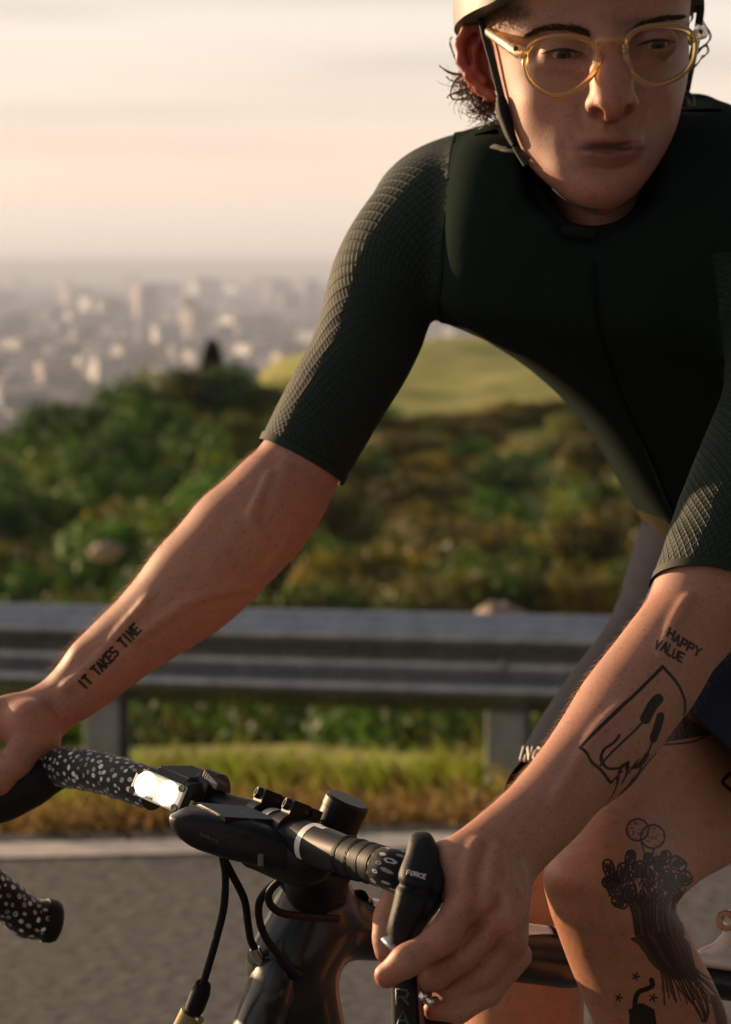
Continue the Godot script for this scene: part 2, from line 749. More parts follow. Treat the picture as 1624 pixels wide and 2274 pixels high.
# ---------------------------------------------------------------- print: strokes in a texture laid round a limb
const GLYPHS := {
	"I": [[[0.5, 0], [0.5, 1]]], "T": [[[0, 0], [1, 0]], [[0.5, 0], [0.5, 1]]], "A": [[[0, 1], [0.5, 0], [1, 1]], [[0.2, 0.65], [0.8, 0.65]]],
	"K": [[[0, 0], [0, 1]], [[1, 0], [0, 0.55], [1, 1]]], "E": [[[1, 0], [0, 0], [0, 1], [1, 1]], [[0, 0.5], [0.8, 0.5]]],
	"S": [[[1, 0.08], [0.5, 0], [0, 0.15], [0.1, 0.45], [0.9, 0.55], [1, 0.85], [0.5, 1], [0, 0.92]]], "M": [[[0, 1], [0.05, 0], [0.5, 0.7], [0.95, 0], [1, 1]]],
	"H": [[[0, 0], [0, 1]], [[1, 0], [1, 1]], [[0, 0.5], [1, 0.5]]], "P": [[[0, 1], [0, 0], [0.9, 0.05], [1, 0.3], [0.85, 0.52], [0, 0.55]]], "Y": [[[0, 0], [0.5, 0.5], [1, 0]], [[0.5, 0.5], [0.5, 1]]],
	"V": [[[0, 0], [0.5, 1], [1, 0]]], "L": [[[0, 0], [0, 1], [1, 1]]], "U": [[[0, 0], [0, 0.8], [0.5, 1], [1, 0.8], [1, 0]]], "N": [[[0, 1], [0, 0], [1, 1], [1, 0]]],
	"G": [[[1, 0.15], [0.5, 0], [0, 0.3], [0, 0.7], [0.5, 1], [1, 0.85], [1, 0.55], [0.6, 0.55]]], "C": [[[1, 0.15], [0.5, 0], [0, 0.3], [0, 0.7], [0.5, 1], [1, 0.85]]],
	"R": [[[0, 1], [0, 0], [0.9, 0.05], [1, 0.28], [0.85, 0.5], [0, 0.52]], [[0.5, 0.52], [1, 1]]], "O": [[[0.5, 0], [0, 0.3], [0, 0.7], [0.5, 1], [1, 0.7], [1, 0.3], [0.5, 0]]],
	"B": [[[0, 0], [0.8, 0.05], [0.9, 0.25], [0.75, 0.47], [0, 0.48]], [[0.75, 0.47], [1, 0.72], [0.85, 0.97], [0, 1], [0, 0]]], "W": [[[0, 0], [0.25, 1], [0.5, 0.3], [0.75, 1], [1, 0]]], "D": [[[0, 0], [0.7, 0.05], [1, 0.35], [1, 0.65], [0.7, 0.95], [0, 1], [0, 0]]],
	"1": [[[0.2, 0.2], [0.5, 0], [0.5, 1]]], "2": [[[0, 0.2], [0.5, 0], [1, 0.25], [0, 1], [1, 1]]], "0": [[[0.5, 0], [0, 0.3], [0, 0.7], [0.5, 1], [1, 0.7], [1, 0.3], [0.5, 0]]], "F": [[[1, 0], [0, 0], [0, 1]], [[0, 0.5], [0.8, 0.5]]], "X": [[[0, 0], [1, 1]], [[1, 0], [0, 1]]],
}

class Print:
	var im: Image
	var l: Loft
	var me: Node3D
	var ink := Color(0.1, 0.11, 0.13)

	func uv(px: float, py: float) -> Vector2:
		var at := l.from_photo(px, py)
		if at.y < 0.0: return Vector2(-1, -1)
		return Vector2(at.x / TAU + 0.5, at.y / (l.c.size() - 1)) * Vector2(im.get_size())

	func line(pts: Array, width: float, strength := 0.85) -> void:      # photo pixels
		var per := 6.0
		for i in pts.size() - 1:
			var a := Vector2(pts[i][0], pts[i][1])
			var b := Vector2(pts[i + 1][0], pts[i + 1][1])
			var n := maxi(1, int(a.distance_to(b) / per))
			for j in n:
				var p := a.lerp(b, float(j) / n)
				var q := a.lerp(b, float(j + 1) / n)
				stroke(uv(p.x, p.y), uv(q.x, q.y), width, p, strength)

	func stroke(a: Vector2, b: Vector2, width: float, at: Vector2, strength: float) -> void:
		if a.x < 0.0 or b.x < 0.0 or a.distance_to(b) > im.get_width() * 0.2: return
		var ex := (uv(at.x + 1.0, at.y) - a)      # texture pixels per photo pixel
		var ey := (uv(at.x, at.y + 1.0) - a)
		if ex.length() > 14.0 or ey.length() > 14.0: return
		var det := ex.x * ey.y - ex.y * ey.x
		if absf(det) < 1e-4: return
		var r := width * 0.5 + 1.0
		var reach := maxf(absf(ex.x) + absf(ey.x), absf(ex.y) + absf(ey.y)) * r + 2.0
		var lo := Vector2i(a.min(b) - Vector2.ONE * reach).max(Vector2i.ZERO)
		var hi := Vector2i(a.max(b) + Vector2.ONE * reach).min(im.get_size() - Vector2i.ONE)
		for y in range(lo.y, hi.y + 1):
			for x in range(lo.x, hi.x + 1):
				var p := Vector2(x, y)
				var t := clampf((p - a).dot(b - a) / maxf((b - a).length_squared(), 1e-6), 0.0, 1.0)
				var d := p - a.lerp(b, t)
				var e := Vector2((d.x * ey.y - d.y * ey.x) / det, (ex.x * d.y - ex.y * d.x) / det).length()
				var k := clampf(width * 0.5 - e + 0.6, 0.0, 1.2) / 1.2 * strength
				if k > 0.0:
					var c := im.get_pixel(x, y)
					var want := Color.WHITE.lerp(ink, k)
					if want.get_luminance() < c.get_luminance() or ink.get_luminance() > 0.5:
						im.set_pixel(x, y, want)

	func curve(pts: Array, width: float, strength := 0.85) -> void:
		var v := []
		for p in pts: v.append(Vector2(p[0], p[1]))
		var out := []
		for p in me.spline(v, 5): out.append([p.x, p.y])
		line(out, width, strength)

	func text(s: String, from: Vector2, along: Vector2, down: Vector2, width: float, strength := 0.85, gap := 0.3) -> void:   # along: one letter's advance
		for i in s.length():
			if not me.GLYPHS.has(s[i]): continue
			for g in me.GLYPHS[s[i]]:
				var pts := []
				for p in g:
					var q: Vector2 = from + along * (i + p[0] * (1.0 - gap)) + down * p[1]
					pts.append([q.x, q.y])
				line(pts, width, strength)

func noise(freq: float, seed_ := 1, octaves := 4) -> FastNoiseLite:
	var n := FastNoiseLite.new()
	n.seed = seed_
	n.frequency = freq
	n.noise_type = FastNoiseLite.TYPE_SIMPLEX_SMOOTH
	n.fractal_octaves = octaves
	return n

func noise_tex(freq: float, seed_: int, octaves := 4, size := 512, lo := Color.BLACK, hi := Color.WHITE, worley := false) -> ImageTexture:
	var n := noise(freq, seed_, octaves)
	if worley:
		n.noise_type = FastNoiseLite.TYPE_CELLULAR
	var im := n.get_seamless_image(size, size)
	if lo == Color.BLACK and hi == Color.WHITE:
		return ImageTexture.create_from_image(im)
	im.convert(Image.FORMAT_RGB8)
	var d := im.get_data()
	for i in range(0, d.size(), 3):
		var c := lo.lerp(hi, d[i] / 255.0)
		d[i] = int(c.r * 255.0); d[i + 1] = int(c.g * 255.0); d[i + 2] = int(c.b * 255.0)
	return ImageTexture.create_from_image(Image.create_from_data(size, size, false, Image.FORMAT_RGB8, d))
# ---------------------------------------------------------------- the rider
var L := {}          # lofts by name

func photo(v: Vector3) -> Vector3:     # picture x, y and depth of a point
	var q := cam_t.affine_inverse() * v
	return Vector3(812.0 - q.x / q.z * F, 1137.0 + q.y / q.z * F, -q.z)

func brushes(f: Field, list: Array, d: float, deep := 0.03) -> void:   # x, y, sigma x, sigma y (photo pixels), turn in degrees, height in mm
	var s := d / F
	for b in list:
		f.brush(P(b[0], b[1], d), axes(b[2] * s, b[3] * s, deep, deg_to_rad(b[4])), b[5] * 0.001)

func vein(f: Field, l: Loft, pts: Array, r: float, sink := 0.4) -> void:
	var v := []
	for p in pts:
		var at := l.from_photo(p[0], p[1])
		if at.y >= 0.0: v.append(l.point(at, -r * sink))
	if v.size() < 2: return
	v = spline(v, 4)
	for i in v.size() - 1: f.cone(v[i], v[i + 1], r, r, 0.006)

func head_field() -> Field:
	var f := Field.new()
	f.h = 0.0018
	f.reach = .020
	L.head = loft([[1120, -110, 1500, -130, 1.97, .08], [1082, -40, 1535, -60, 1.968, .098], [1084, 50, 1530, 35, 1.966, .097], [1096, 120, 1529, 105, 1.966, .095],
		[1108, 180, 1526, 170, 1.962, .090], [1124, 246, 1512, 240, 1.955, .084], [1136, 290, 1500, 286, 1.948, .079], [1157, 340, 1478, 336, 1.94, .0725], [1189, 383, 1452, 380, 1.93, .063], [1228, 417, 1428, 412, 1.92, .053], [1262, 445, 1402, 440, 1.912, .042], [1297, 464, 1370, 461, 1.905, .028], [1318, 474, 1350, 473, 1.900, .010]], 2.35, 4, 0.10, 0.0, 1.0)
	L.neck = loft([[1185, 300, 1475, 300, 2.01, .062], [1190, 385, 1470, 375, 2.0, .06], [1212, 450, 1452, 440, 1.993, .058], [1228, 520, 1445, 510, 1.99, .06], [1220, 570, 1455, 560, 2.0, .065]], 2.0, 4, 0.0, 0.0, 1.0)
	f.loft(L.head, 0.0)
	f.loft(L.neck, 0.016)
	# ear
	f.ball(P(1060, 140, 1.972), axes(.0135, .0275, .006, .3), .006)
	f.chain([P(1096, 80, 1.962), P(1064, 60, 1.962), P(1037, 66, 1.963), P(1022, 94, 1.964), P(1024, 132, 1.964), P(1042, 170, 1.963), P(1066, 198, 1.962), P(1088, 212, 1.960)], [.0032, .0036, .0038, .0038, .0035, .0032, .0034, .0050], .004)
	f.chain([P(1070, 84, 1.964), P(1056, 110, 1.962), P(1060, 150, 1.962), P(1078, 178, 1.962)], [.002, .003, .003, .0026], .004)
	f.ball(P(1074, 135, 1.955), axes(.0068, .0125, .009, .25), .004, true)
	f.ball(P(1040, 105, 1.957), axes(.0024, .0120, .0045, .15), .003, true)
	f.cone(P(1098, 150, 1.955), P(1102, 172, 1.955), .0048, .0045, .005)
	brushes(f, [[1245, 66, 52, 12, -3, 3.2], [1450, 54, 52, 12, 10, 3.2], [1355, 62, 24, 24, 0, 1.2], [1340, 40, 5, 22, 5, -1.0], [1372, 38, 5, 22, -5, -1.0],
		[1246, 100, 46, 17, 0, -6.0], [1462, 84, 42, 17, 8, -6.0], [1312, 108, 13, 22, 10, -5.0], [1404, 102, 13, 22, -10, -5.0],
		[1250, 148, 46, 9, -8, 1.6], [1255, 166, 46, 9, -14, -1.4], [1462, 132, 42, 9, 10, 1.4], [1460, 150, 42, 9, 14, -1.2],
		[1172, 215, 30, 34, 0, 2.6], [1500, 195, 24, 34, 0, 2.4], [1206, 305, 30, 44, 12, -3.6], [1474, 292, 20, 44, -12, -3.0],
		[1292, 272, 6, 16, 25, -1.6], [1276, 298, 7, 18, 30, -1.8], [1258, 330, 8, 18, 20, -1.6], [1424, 262, 6, 16, -20, -1.5], [1438, 292, 9, 20, -15, -1.0],
		[1350, 300, 58, 40, 0, 3.6], [1358, 212, 30, 40, 0, 5.0], [1357, 150, 20, 40, 0, 3.0], [1352, 288, 6, 15, 0, -1.3], [1337, 290, 5, 14, 0, .8], [1367, 289, 5, 14, 0, .8],
		[1268, 328, 11, 11, 0, -1.6], [1432, 322, 11, 14, 0, -1.2],
		[1345, 372, 36, 9, 2, -3.6], [1328, 428, 42, 24, 0, 4.6], [1326, 434, 7, 14, 0, -.9], [1238, 385, 26, 26, 35, 1.6], [1120, 95, 24, 34, 0, -2.0], [1300, 395, 16, 10, 0, 1.2], [1385, 392, 16, 10, 0, 1.2]], 1.868)
	# nose
	f.chain([P(1356, 78, 1.868), P(1358, 135, 1.8605), P(1360, 190, 1.852), P(1361, 234, 1.8462)], [.0056, .0054, .0064, .0092], .026)
	f.ball(P(1319, 234, 1.8600), axes(.0060, .0060, .010, .2), .007)
	f.ball(P(1400, 229, 1.8600), axes(.0058, .0060, .010, -.2), .007)
	f.ball(P(1331, 251, 1.851), axes(.0060, .0032, .010, -.35), .002, true)
	f.ball(P(1388, 246, 1.851), axes(.0056, .0032, .010, .35), .002, true)
	# lips
	f.chain([P(1280, 327, 1.8745), P(1316, 320, 1.8690), P(1340, 317, 1.8672), P(1352, 319, 1.8672), P(1366, 316, 1.8672), P(1390, 316, 1.8690), P(1420, 319, 1.8745)], [.0016, .0028, .0034, .0031, .0034, .0027, .0016], .010)
	f.chain([P(1290, 331, 1.8740), P(1322, 341, 1.8690), P(1350, 345, 1.8672), P(1378, 341, 1.8690), P(1408, 327, 1.8740)], [.0016, .0036, .0044, .0036, .0016], .010)
	f.chain_carve([P(1270, 327, 1.866), P(1305, 328, 1.8635), P(1350, 331, 1.861), P(1390, 326, 1.8635), P(1430, 316, 1.866)], [.0012, .0024, .0034, .0024, .0012], .002)
	# eyelids, nearly closed on a downward look
	f.ball(P(1248, 116, 1.8865), axes(.0160, .0126, .0126, .05), .004)
	f.ball(P(1457, 96, 1.8870), axes(.0160, .0126, .0126, .1), .004)
	brushes(f, [[1248, 95, 38, 3.2, -2, -.8], [1458, 75, 38, 3.2, 8, -.8]], 1.87)
	f.ball(P(1250, 120.5, 1.8738), axes(.0150, .0024, .0064, .0), .0014, true)
	f.ball(P(1457, 99.5, 1.8742), axes(.0146, .0024, .0064, .10), .0014, true)
	f.ball(P(1214, 306, 1.873), axes(.0016, .0016, .0016), .002)
	return f

func arm_right_field() -> Field:
	var f := Field.new()
	f.h = 0.0023
	L.arm_r = loft([[655, 850, 850, 900, 1.985, .034], [586, 979, 752, 1071, 1.98, .034], [537, 1029, 727, 1127, 1.976, .037], [496, 1068, 697, 1180, 1.972, .040], [447, 1108, 660, 1231, 1.97, .041], [397, 1168, 611, 1282, 1.968, .041], [347, 1222, 549, 1346, 1.966, .039], [303, 1282, 484, 1401, 1.965, .036], [262, 1331, 420, 1441, 1.964, .032], [222, 1371, 348, 1485, 1.963, .028], [178, 1416, 278, 1535, 1.962, .0255], [141, 1462, 212, 1584, 1.962, .023], [98, 1510, 168, 1610, 1.962, .022], [50, 1536, 135, 1640, 1.958, .020], [-5, 1548, 112, 1668, 1.95, .017], [-70, 1585, 60, 1690, 1.945, .013]])
	f.loft(L.arm_r, 0.0)
	# heel of the thumb, thumb over the hood, fingers round it
	f.ball(P(66, 1612, 1.932), axes(.021, .019, .016, .5), .012)
	f.ball(P(100, 1660, 1.94), axes(.011, .014, .013, .3), .010)
	f.chain([P(78, 1640, 1.928), P(36, 1690, 1.915), P(-6, 1738, 1.912), P(-46, 1772, 1.915)], [.0125, .0108, .0098, .0078], .008)
	f.chain([P(-40, 1590, 1.945), P(-130, 1640, 1.93), P(-170, 1725, 1.92), P(-130, 1785, 1.915)], [.012, .0105, .0092, .0078], .008)
	f.chain([P(-52, 1610, 1.955), P(-140, 1675, 1.955), P(-170, 1765, 1.945), P(-105, 1820, 1.93)], [.012, .0108, .0095, .0080], .006)
	f.chain([P(-50, 1640, 1.965), P(-130, 1715, 1.975), P(-150, 1800, 1.965), P(-80, 1850, 1.95)], [.0115, .0100, .0090, .0076], .006)
	f.chain([P(-40, 1670, 1.97), P(-100, 1745, 1.985), P(-115, 1810, 1.98), P(-30, 1800, 1.93), P(4, 1790, 1.918)], [.0105, .0090, .0082, .0070, .0066], .006)
	brushes(f, [[500, 1160, 15, 80, -38, -1.6], [580, 1240, 60, 12, 40, 1.8], [570, 1262, 66, 10, 40, -1.6], [160, 1450, 22, 18, 40, 2.2], [190, 1478, 80, 9, 48, -1.0], [250, 1405, 90, 8, 48, .8], [585, 1090, 12, 60, -20, -2.6], [620, 1080, 16, 60, -15, 1.6], [110, 1575, 14, 16, 0, -2.5], [56, 1600, 16, 15, 0, 2.0]], 1.94, .03)
	vein(f, L.arm_r, [[600, 1050], [575, 1110], [560, 1150], [590, 1200]], .0016)
	vein(f, L.arm_r, [[640, 1200], [560, 1290], [500, 1310], [430, 1330], [370, 1370], [300, 1420]], .0017)
	vein(f, L.arm_r, [[330, 1330], [270, 1400], [200, 1480], [140, 1530]], .0016)
	return f

func arm_left_field() -> Field:
	var f := Field.new()
	f.h = 0.0019
	L.arm_l = loft([[1480, 1190, 1720, 1240, 1.75, .040], [1452, 1285, 1690, 1345, 1.735, .041], [1419, 1356, 1640, 1425, 1.725, .041], [1374, 1417, 1590, 1480, 1.71, .040], [1326, 1477, 1547, 1555, 1.695, .039], [1289, 1526, 1500, 1617, 1.68, .0385], [1248, 1595, 1450, 1684, 1.662, .037], [1205, 1660, 1408, 1737, 1.645, .034], [1161, 1718, 1343, 1785, 1.628, .030], [1116, 1765, 1287, 1851, 1.612, .027], [1063, 1811, 1232, 1905, 1.598, .0245], [1013, 1850, 1186, 1958, 1.585, .0225], [966, 1890, 1175, 2012, 1.572, .0205], [968, 1950, 1172, 2070, 1.562, .0185], [992, 2000, 1164, 2118, 1.555, .0155], [1030, 2030, 1130, 2118, 1.553, .012]])
	f.loft(L.arm_l, 0.0)
	# knuckles and fingers
	f.chain([P(1038, 1996, 1.556), P(985, 2083, 1.538), P(905, 2133, 1.530), P(860, 2166, 1.534)], [.0118, .0094, .0084, .0078], .007)
	f.chain([P(1100, 2050, 1.557), P(1026, 2120, 1.548), P(970, 2163, 1.554), P(930, 2182, 1.568)], [.0110, .0095, .0087, .0078], .0035)
	f.chain([P(1136, 2086, 1.563), P(1070, 2162, 1.560), P(1010, 2200, 1.568), P(964, 2206, 1.580)], [.0102, .0088, .0080, .0070], .003)
	f.chain([P(1148, 2122, 1.570), P(1085, 2205, 1.566), P(1020, 2246, 1.566), P(962, 2243, 1.568)], [.0092, .0078, .0070, .0062], .003)
	# thumb on the far side of the hood
	f.chain([P(985, 1915, 1.585), P(922, 1930, 1.598), P(890, 1980, 1.602), P(866, 2038, 1.602), P(860, 2085, 1.598), P(856, 2118, 1.594)], [.013, .0100, .0088, .0086, .0074, .0060], .008)
	brushes(f, [[1040, 1992, 22, 20, 0, 4.0], [1106, 2046, 18, 18, 0, 3.4], [1140, 2086, 14, 14, 0, 2.4], [1076, 2040, 8, 40, -42, -4.0], [1122, 2082, 6, 30, -42, -3.0], [1000, 2110, 5, 40, -52, -2.0], [1085, 1950, 14, 60, -30, -1.4], [1045, 1925, 10, 60, -25, 1.0], [1010, 1900, 30, 12, 40, 1.0],
		[982, 2080, 14, 16, 0, 1.4], [1028, 2126, 12, 13, 0, 1.2], [905, 2133, 12, 12, 0, .8], [1150, 1965, 16, 34, 0, 1.2], [1320, 1530, 14, 70, -38, -1.0], [1500, 1520, 40, 14, 50, -1.5]], 1.55, .03)
	vein(f, L.arm_l, [[1120, 1900], [1128, 1950], [1140, 1985], [1130, 2020], [1142, 2060]], .0026, .1)
	vein(f, L.arm_l, [[1105, 1880], [1090, 1930], [1112, 1975], [1140, 1985]], .0022, .1)
	vein(f, L.arm_l, [[1155, 1930], [1160, 1990], [1152, 2040]], .0023, .1)
	vein(f, L.arm_l, [[1060, 1870], [1040, 1920], [1030, 1970]], .0019, .2)
	vein(f, L.arm_l, [[1100, 1910], [1085, 1960], [1080, 2010]], .0019, .2)
	vein(f, L.arm_l, [[1530, 1330], [1500, 1380], [1470, 1450]], .0018, .3)
	vein(f, L.arm_l, [[1390, 1560], [1330, 1620], [1280, 1700], [1230, 1780]], .0017, .5)
	for w in [[962, 2074, 1.0], [974, 2086, 1.0], [952, 2068, .7]]:     # creases over the knuckle of the forefinger
		f.brush(P(w[0], w[1], 1.53), axes(.0008, .0050, .02, -.35), -.0006 * w[2])
	return f

func legs_field() -> Field:
	var f := Field.new()
	f.h = 0.0042
	L.leg_l = loft([[1640, 1410, 1800, 1820, 1.99, .080], [1562, 1480, 1700, 1880, 1.92, .072], [1482, 1565, 1620, 1918, 1.85, .067], [1395, 1680, 1560, 1950, 1.79, .060], [1310, 1780, 1525, 1978, 1.745, .056], [1243, 1870, 1506, 2000, 1.72, .055], [1208, 1942, 1498, 2018, 1.71, .055], [1216, 2000, 1508, 2036, 1.71, .055], [1231, 2048, 1522, 2061, 1.712, .055], [1249, 2100, 1547, 2112, 1.72, .055], [1270, 2155, 1573, 2160, 1.73, .056], [1295, 2216, 1597, 2212, 1.74, .056], [1318, 2274, 1617, 2266, 1.752, .055], [1360, 2420, 1640, 2400, 1.78, .05], [1430, 2700, 1610, 2690, 1.84, .035]], 2.0, 3, 0.0, 0.0, 1.0)
	f.loft(L.leg_l, 0.0)
	L.leg_r = loft([[1230, 1640, 1440, 1720, 2.08, .05], [1142, 1742, 1400, 1830, 2.03, .06], [1085, 1850, 1330, 1900, 2.0, .058], [1050, 1960, 1300, 1960, 1.99, .055], [1036, 2080, 1290, 2080, 1.99, .052], [1030, 2274, 1296, 2274, 2.0, .052], [1070, 2560, 1250, 2560, 2.03, .035]], 2.0, 3)
	f.loft(L.leg_r, 0.0)
	brushes(f, [[1235, 1945, 30, 40, 20, 4.0], [1275, 2010, 30, 26, 0, -3.0], [1240, 2060, 22, 24, 0, 2.5], [1400, 1990, 60, 20, 30, -2.5], [1330, 2090, 14, 90, 12, -2.5], [1460, 2180, 50, 90, 15, 3.0], [1450, 1800, 90, 20, 40, -2.0]], 1.66, .03)
	return f

func jersey_field() -> Field:
	var f := Field.new()
	f.h = 0.0048
	L.torso = loft([[1200, 232, 1560, 212, 2.12, .045], [1090, 272, 1650, 252, 2.08, .085], [1012, 320, 1740, 320, 2.045, .112], [985, 430, 1760, 450, 2.02, .122], [972, 560, 1740, 610, 2.01, .124], [976, 682, 1690, 760, 2.015, .122], [1075, 752, 1680, 870, 2.05, .118], [1178, 819, 1680, 960, 2.09, .115], [1280, 911, 1690, 1050, 2.15, .113], [1347, 1005, 1705, 1135, 2.21, .112], [1413, 1115, 1725, 1225, 2.27, .114], [1440, 1150, 1735, 1260, 2.29, .114], [1500, 1250, 1760, 1370, 2.36, .114]], 6.0, 4, 0.0, 0.0, 1.0)
	L.sleeve_r = loft([[1080, 285, 1070, 740, 2.045, .09], [1012, 297, 990, 715, 2.035, .085], [944, 334, 972, 704, 2.02, .074], [882, 372, 964, 702, 2.01, .062], [797, 473, 957, 714, 2.0, .052], [743, 575, 949, 737, 1.995, .047], [712, 692, 936, 775, 1.992, .0445], [689, 761, 913, 823, 1.99, .043], [658, 819, 890, 864, 1.988, .042], [622, 886, 845, 935, 1.985, .040], [577, 976, 761, 1076, 1.982, .0365], [530, 1045, 712, 1146, 1.978, .0365]])
	L.sleeve_l = loft([[1610, 470, 1880, 560, 1.96, .085], [1610, 640, 1900, 700, 1.91, .07], [1615, 780, 1890, 840, 1.86, .055], [1606, 862, 1875, 920, 1.835, .049], [1583, 924, 1850, 990, 1.82, .047], [1559, 981, 1825, 1050, 1.80, .046], [1511, 1100, 1770, 1170, 1.768, .0445], [1468, 1224, 1720, 1288, 1.742, .0435], [1447, 1289, 1700, 1348, 1.732, .043], [1425, 1360, 1675, 1425, 1.722, .043]])
	f.loft(L.torso, 0.0)
	f.loft(L.sleeve_r, 0.014)
	f.loft(L.sleeve_l, 0.012)
	f.ball(P(1323, 330, 1.87), axes(.056, .0595, .13, 0), .012, true)
	# pulled folds from the collar and the armpit
	brushes(f, [[1140, 420, 10, 60, -18, 1.6], [1110, 430, 9, 60, -14, -1.4], [1165, 470, 9, 60, -20, -1.4], [1075, 440, 9, 70, -8, .8], [1180, 560, 20, 120, -25, 2.0], [1320, 700, 150, 60, 0, 6.0], [1440, 620, 60, 80, 0, 4.0], [1060, 640, 14, 60, -35, -2.0], [1060, 700, 60, 7, -38, 2.4], [1090, 690, 60, 7, -34, -2.2], [1110, 660, 70, 8, -40, 2.0], [1180, 800, 70, 9, -30, 2.0], [1250, 860, 70, 9, -36, -2.0], [1330, 930, 60, 8, -45, 2.2], [1420, 1040, 60, 8, -50, -2.0], [1440, 1090, 50, 7, -48, 2.4], [1470, 1000, 10, 90, 30, 1.8], [1230, 620, 12, 80, 10, 1.6], [1420, 560, 60, 14, 20, 1.6], [1500, 700, 14, 90, 16, -1.8]], 1.92, .06)
	for k in 10:
		var t := k / 9.0
		var at := Vector2(lerpf(730, 690, t), lerpf(640, 850, t)) + Vector2(60, 20)
		brushes(f, [[at.x + (k % 3) * 26, at.y, 80, 4.5, -20 - 10 * t, 1.3 if k % 2 else -1.0]], 1.95, .03)
	for k in 9:
		brushes(f, [[1600 - k * 15 + (k % 3) * 20, 900 + k * 42, 80, 6.0, -12, 1.4 if k % 2 else -1.2]], 1.73, .03)
	return f

func shorts_field() -> Field:
	var f := Field.new()
	f.h = 0.0050
	L.shorts_l = loft([[1690, 1300, 1980, 1700, 2.15, .10], [1640, 1404, 1830, 1790, 1.99, .083], [1560, 1476, 1790, 1810, 1.92, .076], [1490, 1540, 1780, 1810, 1.865, .072], [1462, 1578, 1760, 1830, 1.842, .0705], [1420, 1620, 1735, 1850, 1.815, .068]], 2.0, 4, 0.0, .002, 1.0)
	L.shorts_r = loft([[1432, 1150, 1760, 1270, 2.33, .112], [1413, 1200, 1690, 1290, 2.33, .10], [1391, 1280, 1650, 1370, 2.29, .085], [1342, 1398, 1620, 1500, 2.22, .076], [1260, 1508, 1560, 1640, 2.15, .070], [1184, 1623, 1480, 1745, 2.08, .066], [1128, 1732, 1400, 1830, 2.03, .062], [1100, 1800, 1360, 1880, 2.01, .060]], 2.0, 4)
	f.loft(L.shorts_l, 0.0)
	f.loft(L.shorts_r, 0.01)
	brushes(f, [[1430, 1300, 50, 6, -8, 2.5], [1425, 1330, 50, 7, -5, -2.5], [1420, 1352, 50, 5, -3, 2.5], [1410, 1372, 50, 5, 0, -2.0], [1430, 1250, 40, 8, -15, 1.6], [1435, 1225, 40, 7, -20, -1.6]], 2.2, .08)
	return f

func skin_colour(v: Vector3, part: int, n3: FastNoiseLite) -> Color:
	var q := photo(v)
	var base := Color(.60, .300, .196)
	if part == 0: base = Color(.60, .298, .200)
	elif part == 3: base = Color(.64, .300, .175)
	var t := n3.get_noise_3d(v.x * 60.0, v.y * 60.0, v.z * 60.0) * .12 + n3.get_noise_3d(v.x * 420.0, v.y * 420.0, v.z * 420.0) * .22
	var c := base * (1.0 + t)
	c = Color(c.r, c.g * (1.0 - t * .5), c.b * (1.0 - t * .6))
	var fleck := n3.get_noise_3d(v.x * 620.0 + 40.0, v.y * 620.0, v.z * 620.0)
	if fleck > .34: c = c.lerp(Color(c.r * .74, c.g * .62, c.b * .58), minf((fleck - .34) * 5.0, .8))
	var red := 0.0
	var spot := func(x: float, y: float, sx: float, sy: float) -> float:
		return exp(-.5 * (pow((q.x - x) / sx, 2) + pow((q.y - y) / sy, 2)))
	if part == 0:
		red = .5 * spot.call(1360, 205, 34, 50) + .95 * spot.call(1055, 140, 40, 90) + .25 * spot.call(1215, 250, 45, 35) + .25 * spot.call(1470, 235, 35, 35) + .2 * spot.call(1330, 425, 50, 25)
		var lip: float = maxf(spot.call(1350, 346, 42, 9), spot.call(1350, 315, 50, 6))
		c = c.lerp(Color(.36, .115, .10), clampf(lip * 1.2, 0, .85))
		c = c.lerp(Color(.07, .022, .02), clampf(spot.call(1350, 329, 50, 4.0) * 1.4, 0, .92))
		var stub: float = spot.call(1340, 425, 110, 45) * .6 + spot.call(1350, 285, 60, 18) * .5
		c = c.lerp(Color(c.r * .72, c.g * .74, c.b * .8), clampf(stub * .8, 0, .8) * (.6 + .4 * n3.get_noise_3d(v.x * 900.0, v.y * 900.0, v.z * 900.0)))
		var brow: float = maxf(spot.call(1240, 69, 55, 9), spot.call(1452, 54, 52, 10))
		c = c.lerp(Color(.14, .075, .05), clampf(brow, 0, .5))
		if q.y < 75 and q.x < 1200: c = c.lerp(Color(.20, .105, .04), clampf(1.0 - (q.x - 1088) / 105.0 - maxf(0.0, q.y - 30) / 48.0, 0, .75))
	elif part == 2:
		red = .7 * spot.call(848, 2170, 22, 24) + .4 * spot.call(982, 2082, 30, 26) + .35 * spot.call(1040, 2000, 40, 34) + .7 * spot.call(955, 2240, 26, 18) + .3 * spot.call(1100, 2060, 40, 34)
	elif part == 1:
		red = .4 * spot.call(40, 1610, 40, 40) + .3 * spot.call(0, 1740, 40, 40)
	c = c.lerp(Color(c.r * 1.04, c.g * .66, c.b * .66), clampf(red, 0, 1))
	if part == 0 and q.x < 1098: c = c.lerp(Color(.58, .11, .075), .7 * spot.call(1050, 135, 42, 75))
	return c

func field_arrays(f: Field, colour: Callable, l: Loft = null) -> Array:
	var col := PackedColorArray()
	var uv := PackedVector2Array()
	for v in f.verts:
		if colour.is_valid(): col.append(colour.call(v))
		if l:
			var at := l.locate(v)
			uv.append(Vector2(at.x / TAU + .5, at.y / (l.c.size() - 1)))
	return arrays(f.verts, f.norms, f.tris, uv, col)

func skin_material(tex: Texture2D) -> StandardMaterial3D:
	var m := mat(Color.WHITE, .52, 0.0, .45)
	m.vertex_color_use_as_albedo = true
	m.albedo_texture = tex
	m.subsurf_scatter_enabled = true
	m.subsurf_scatter_strength = .16
	m.normal_enabled = true
	m.normal_texture = skin_bump
	m.normal_scale = .35
	m.uv1_triplanar = false
	return m
var skin_bump: ImageTexture

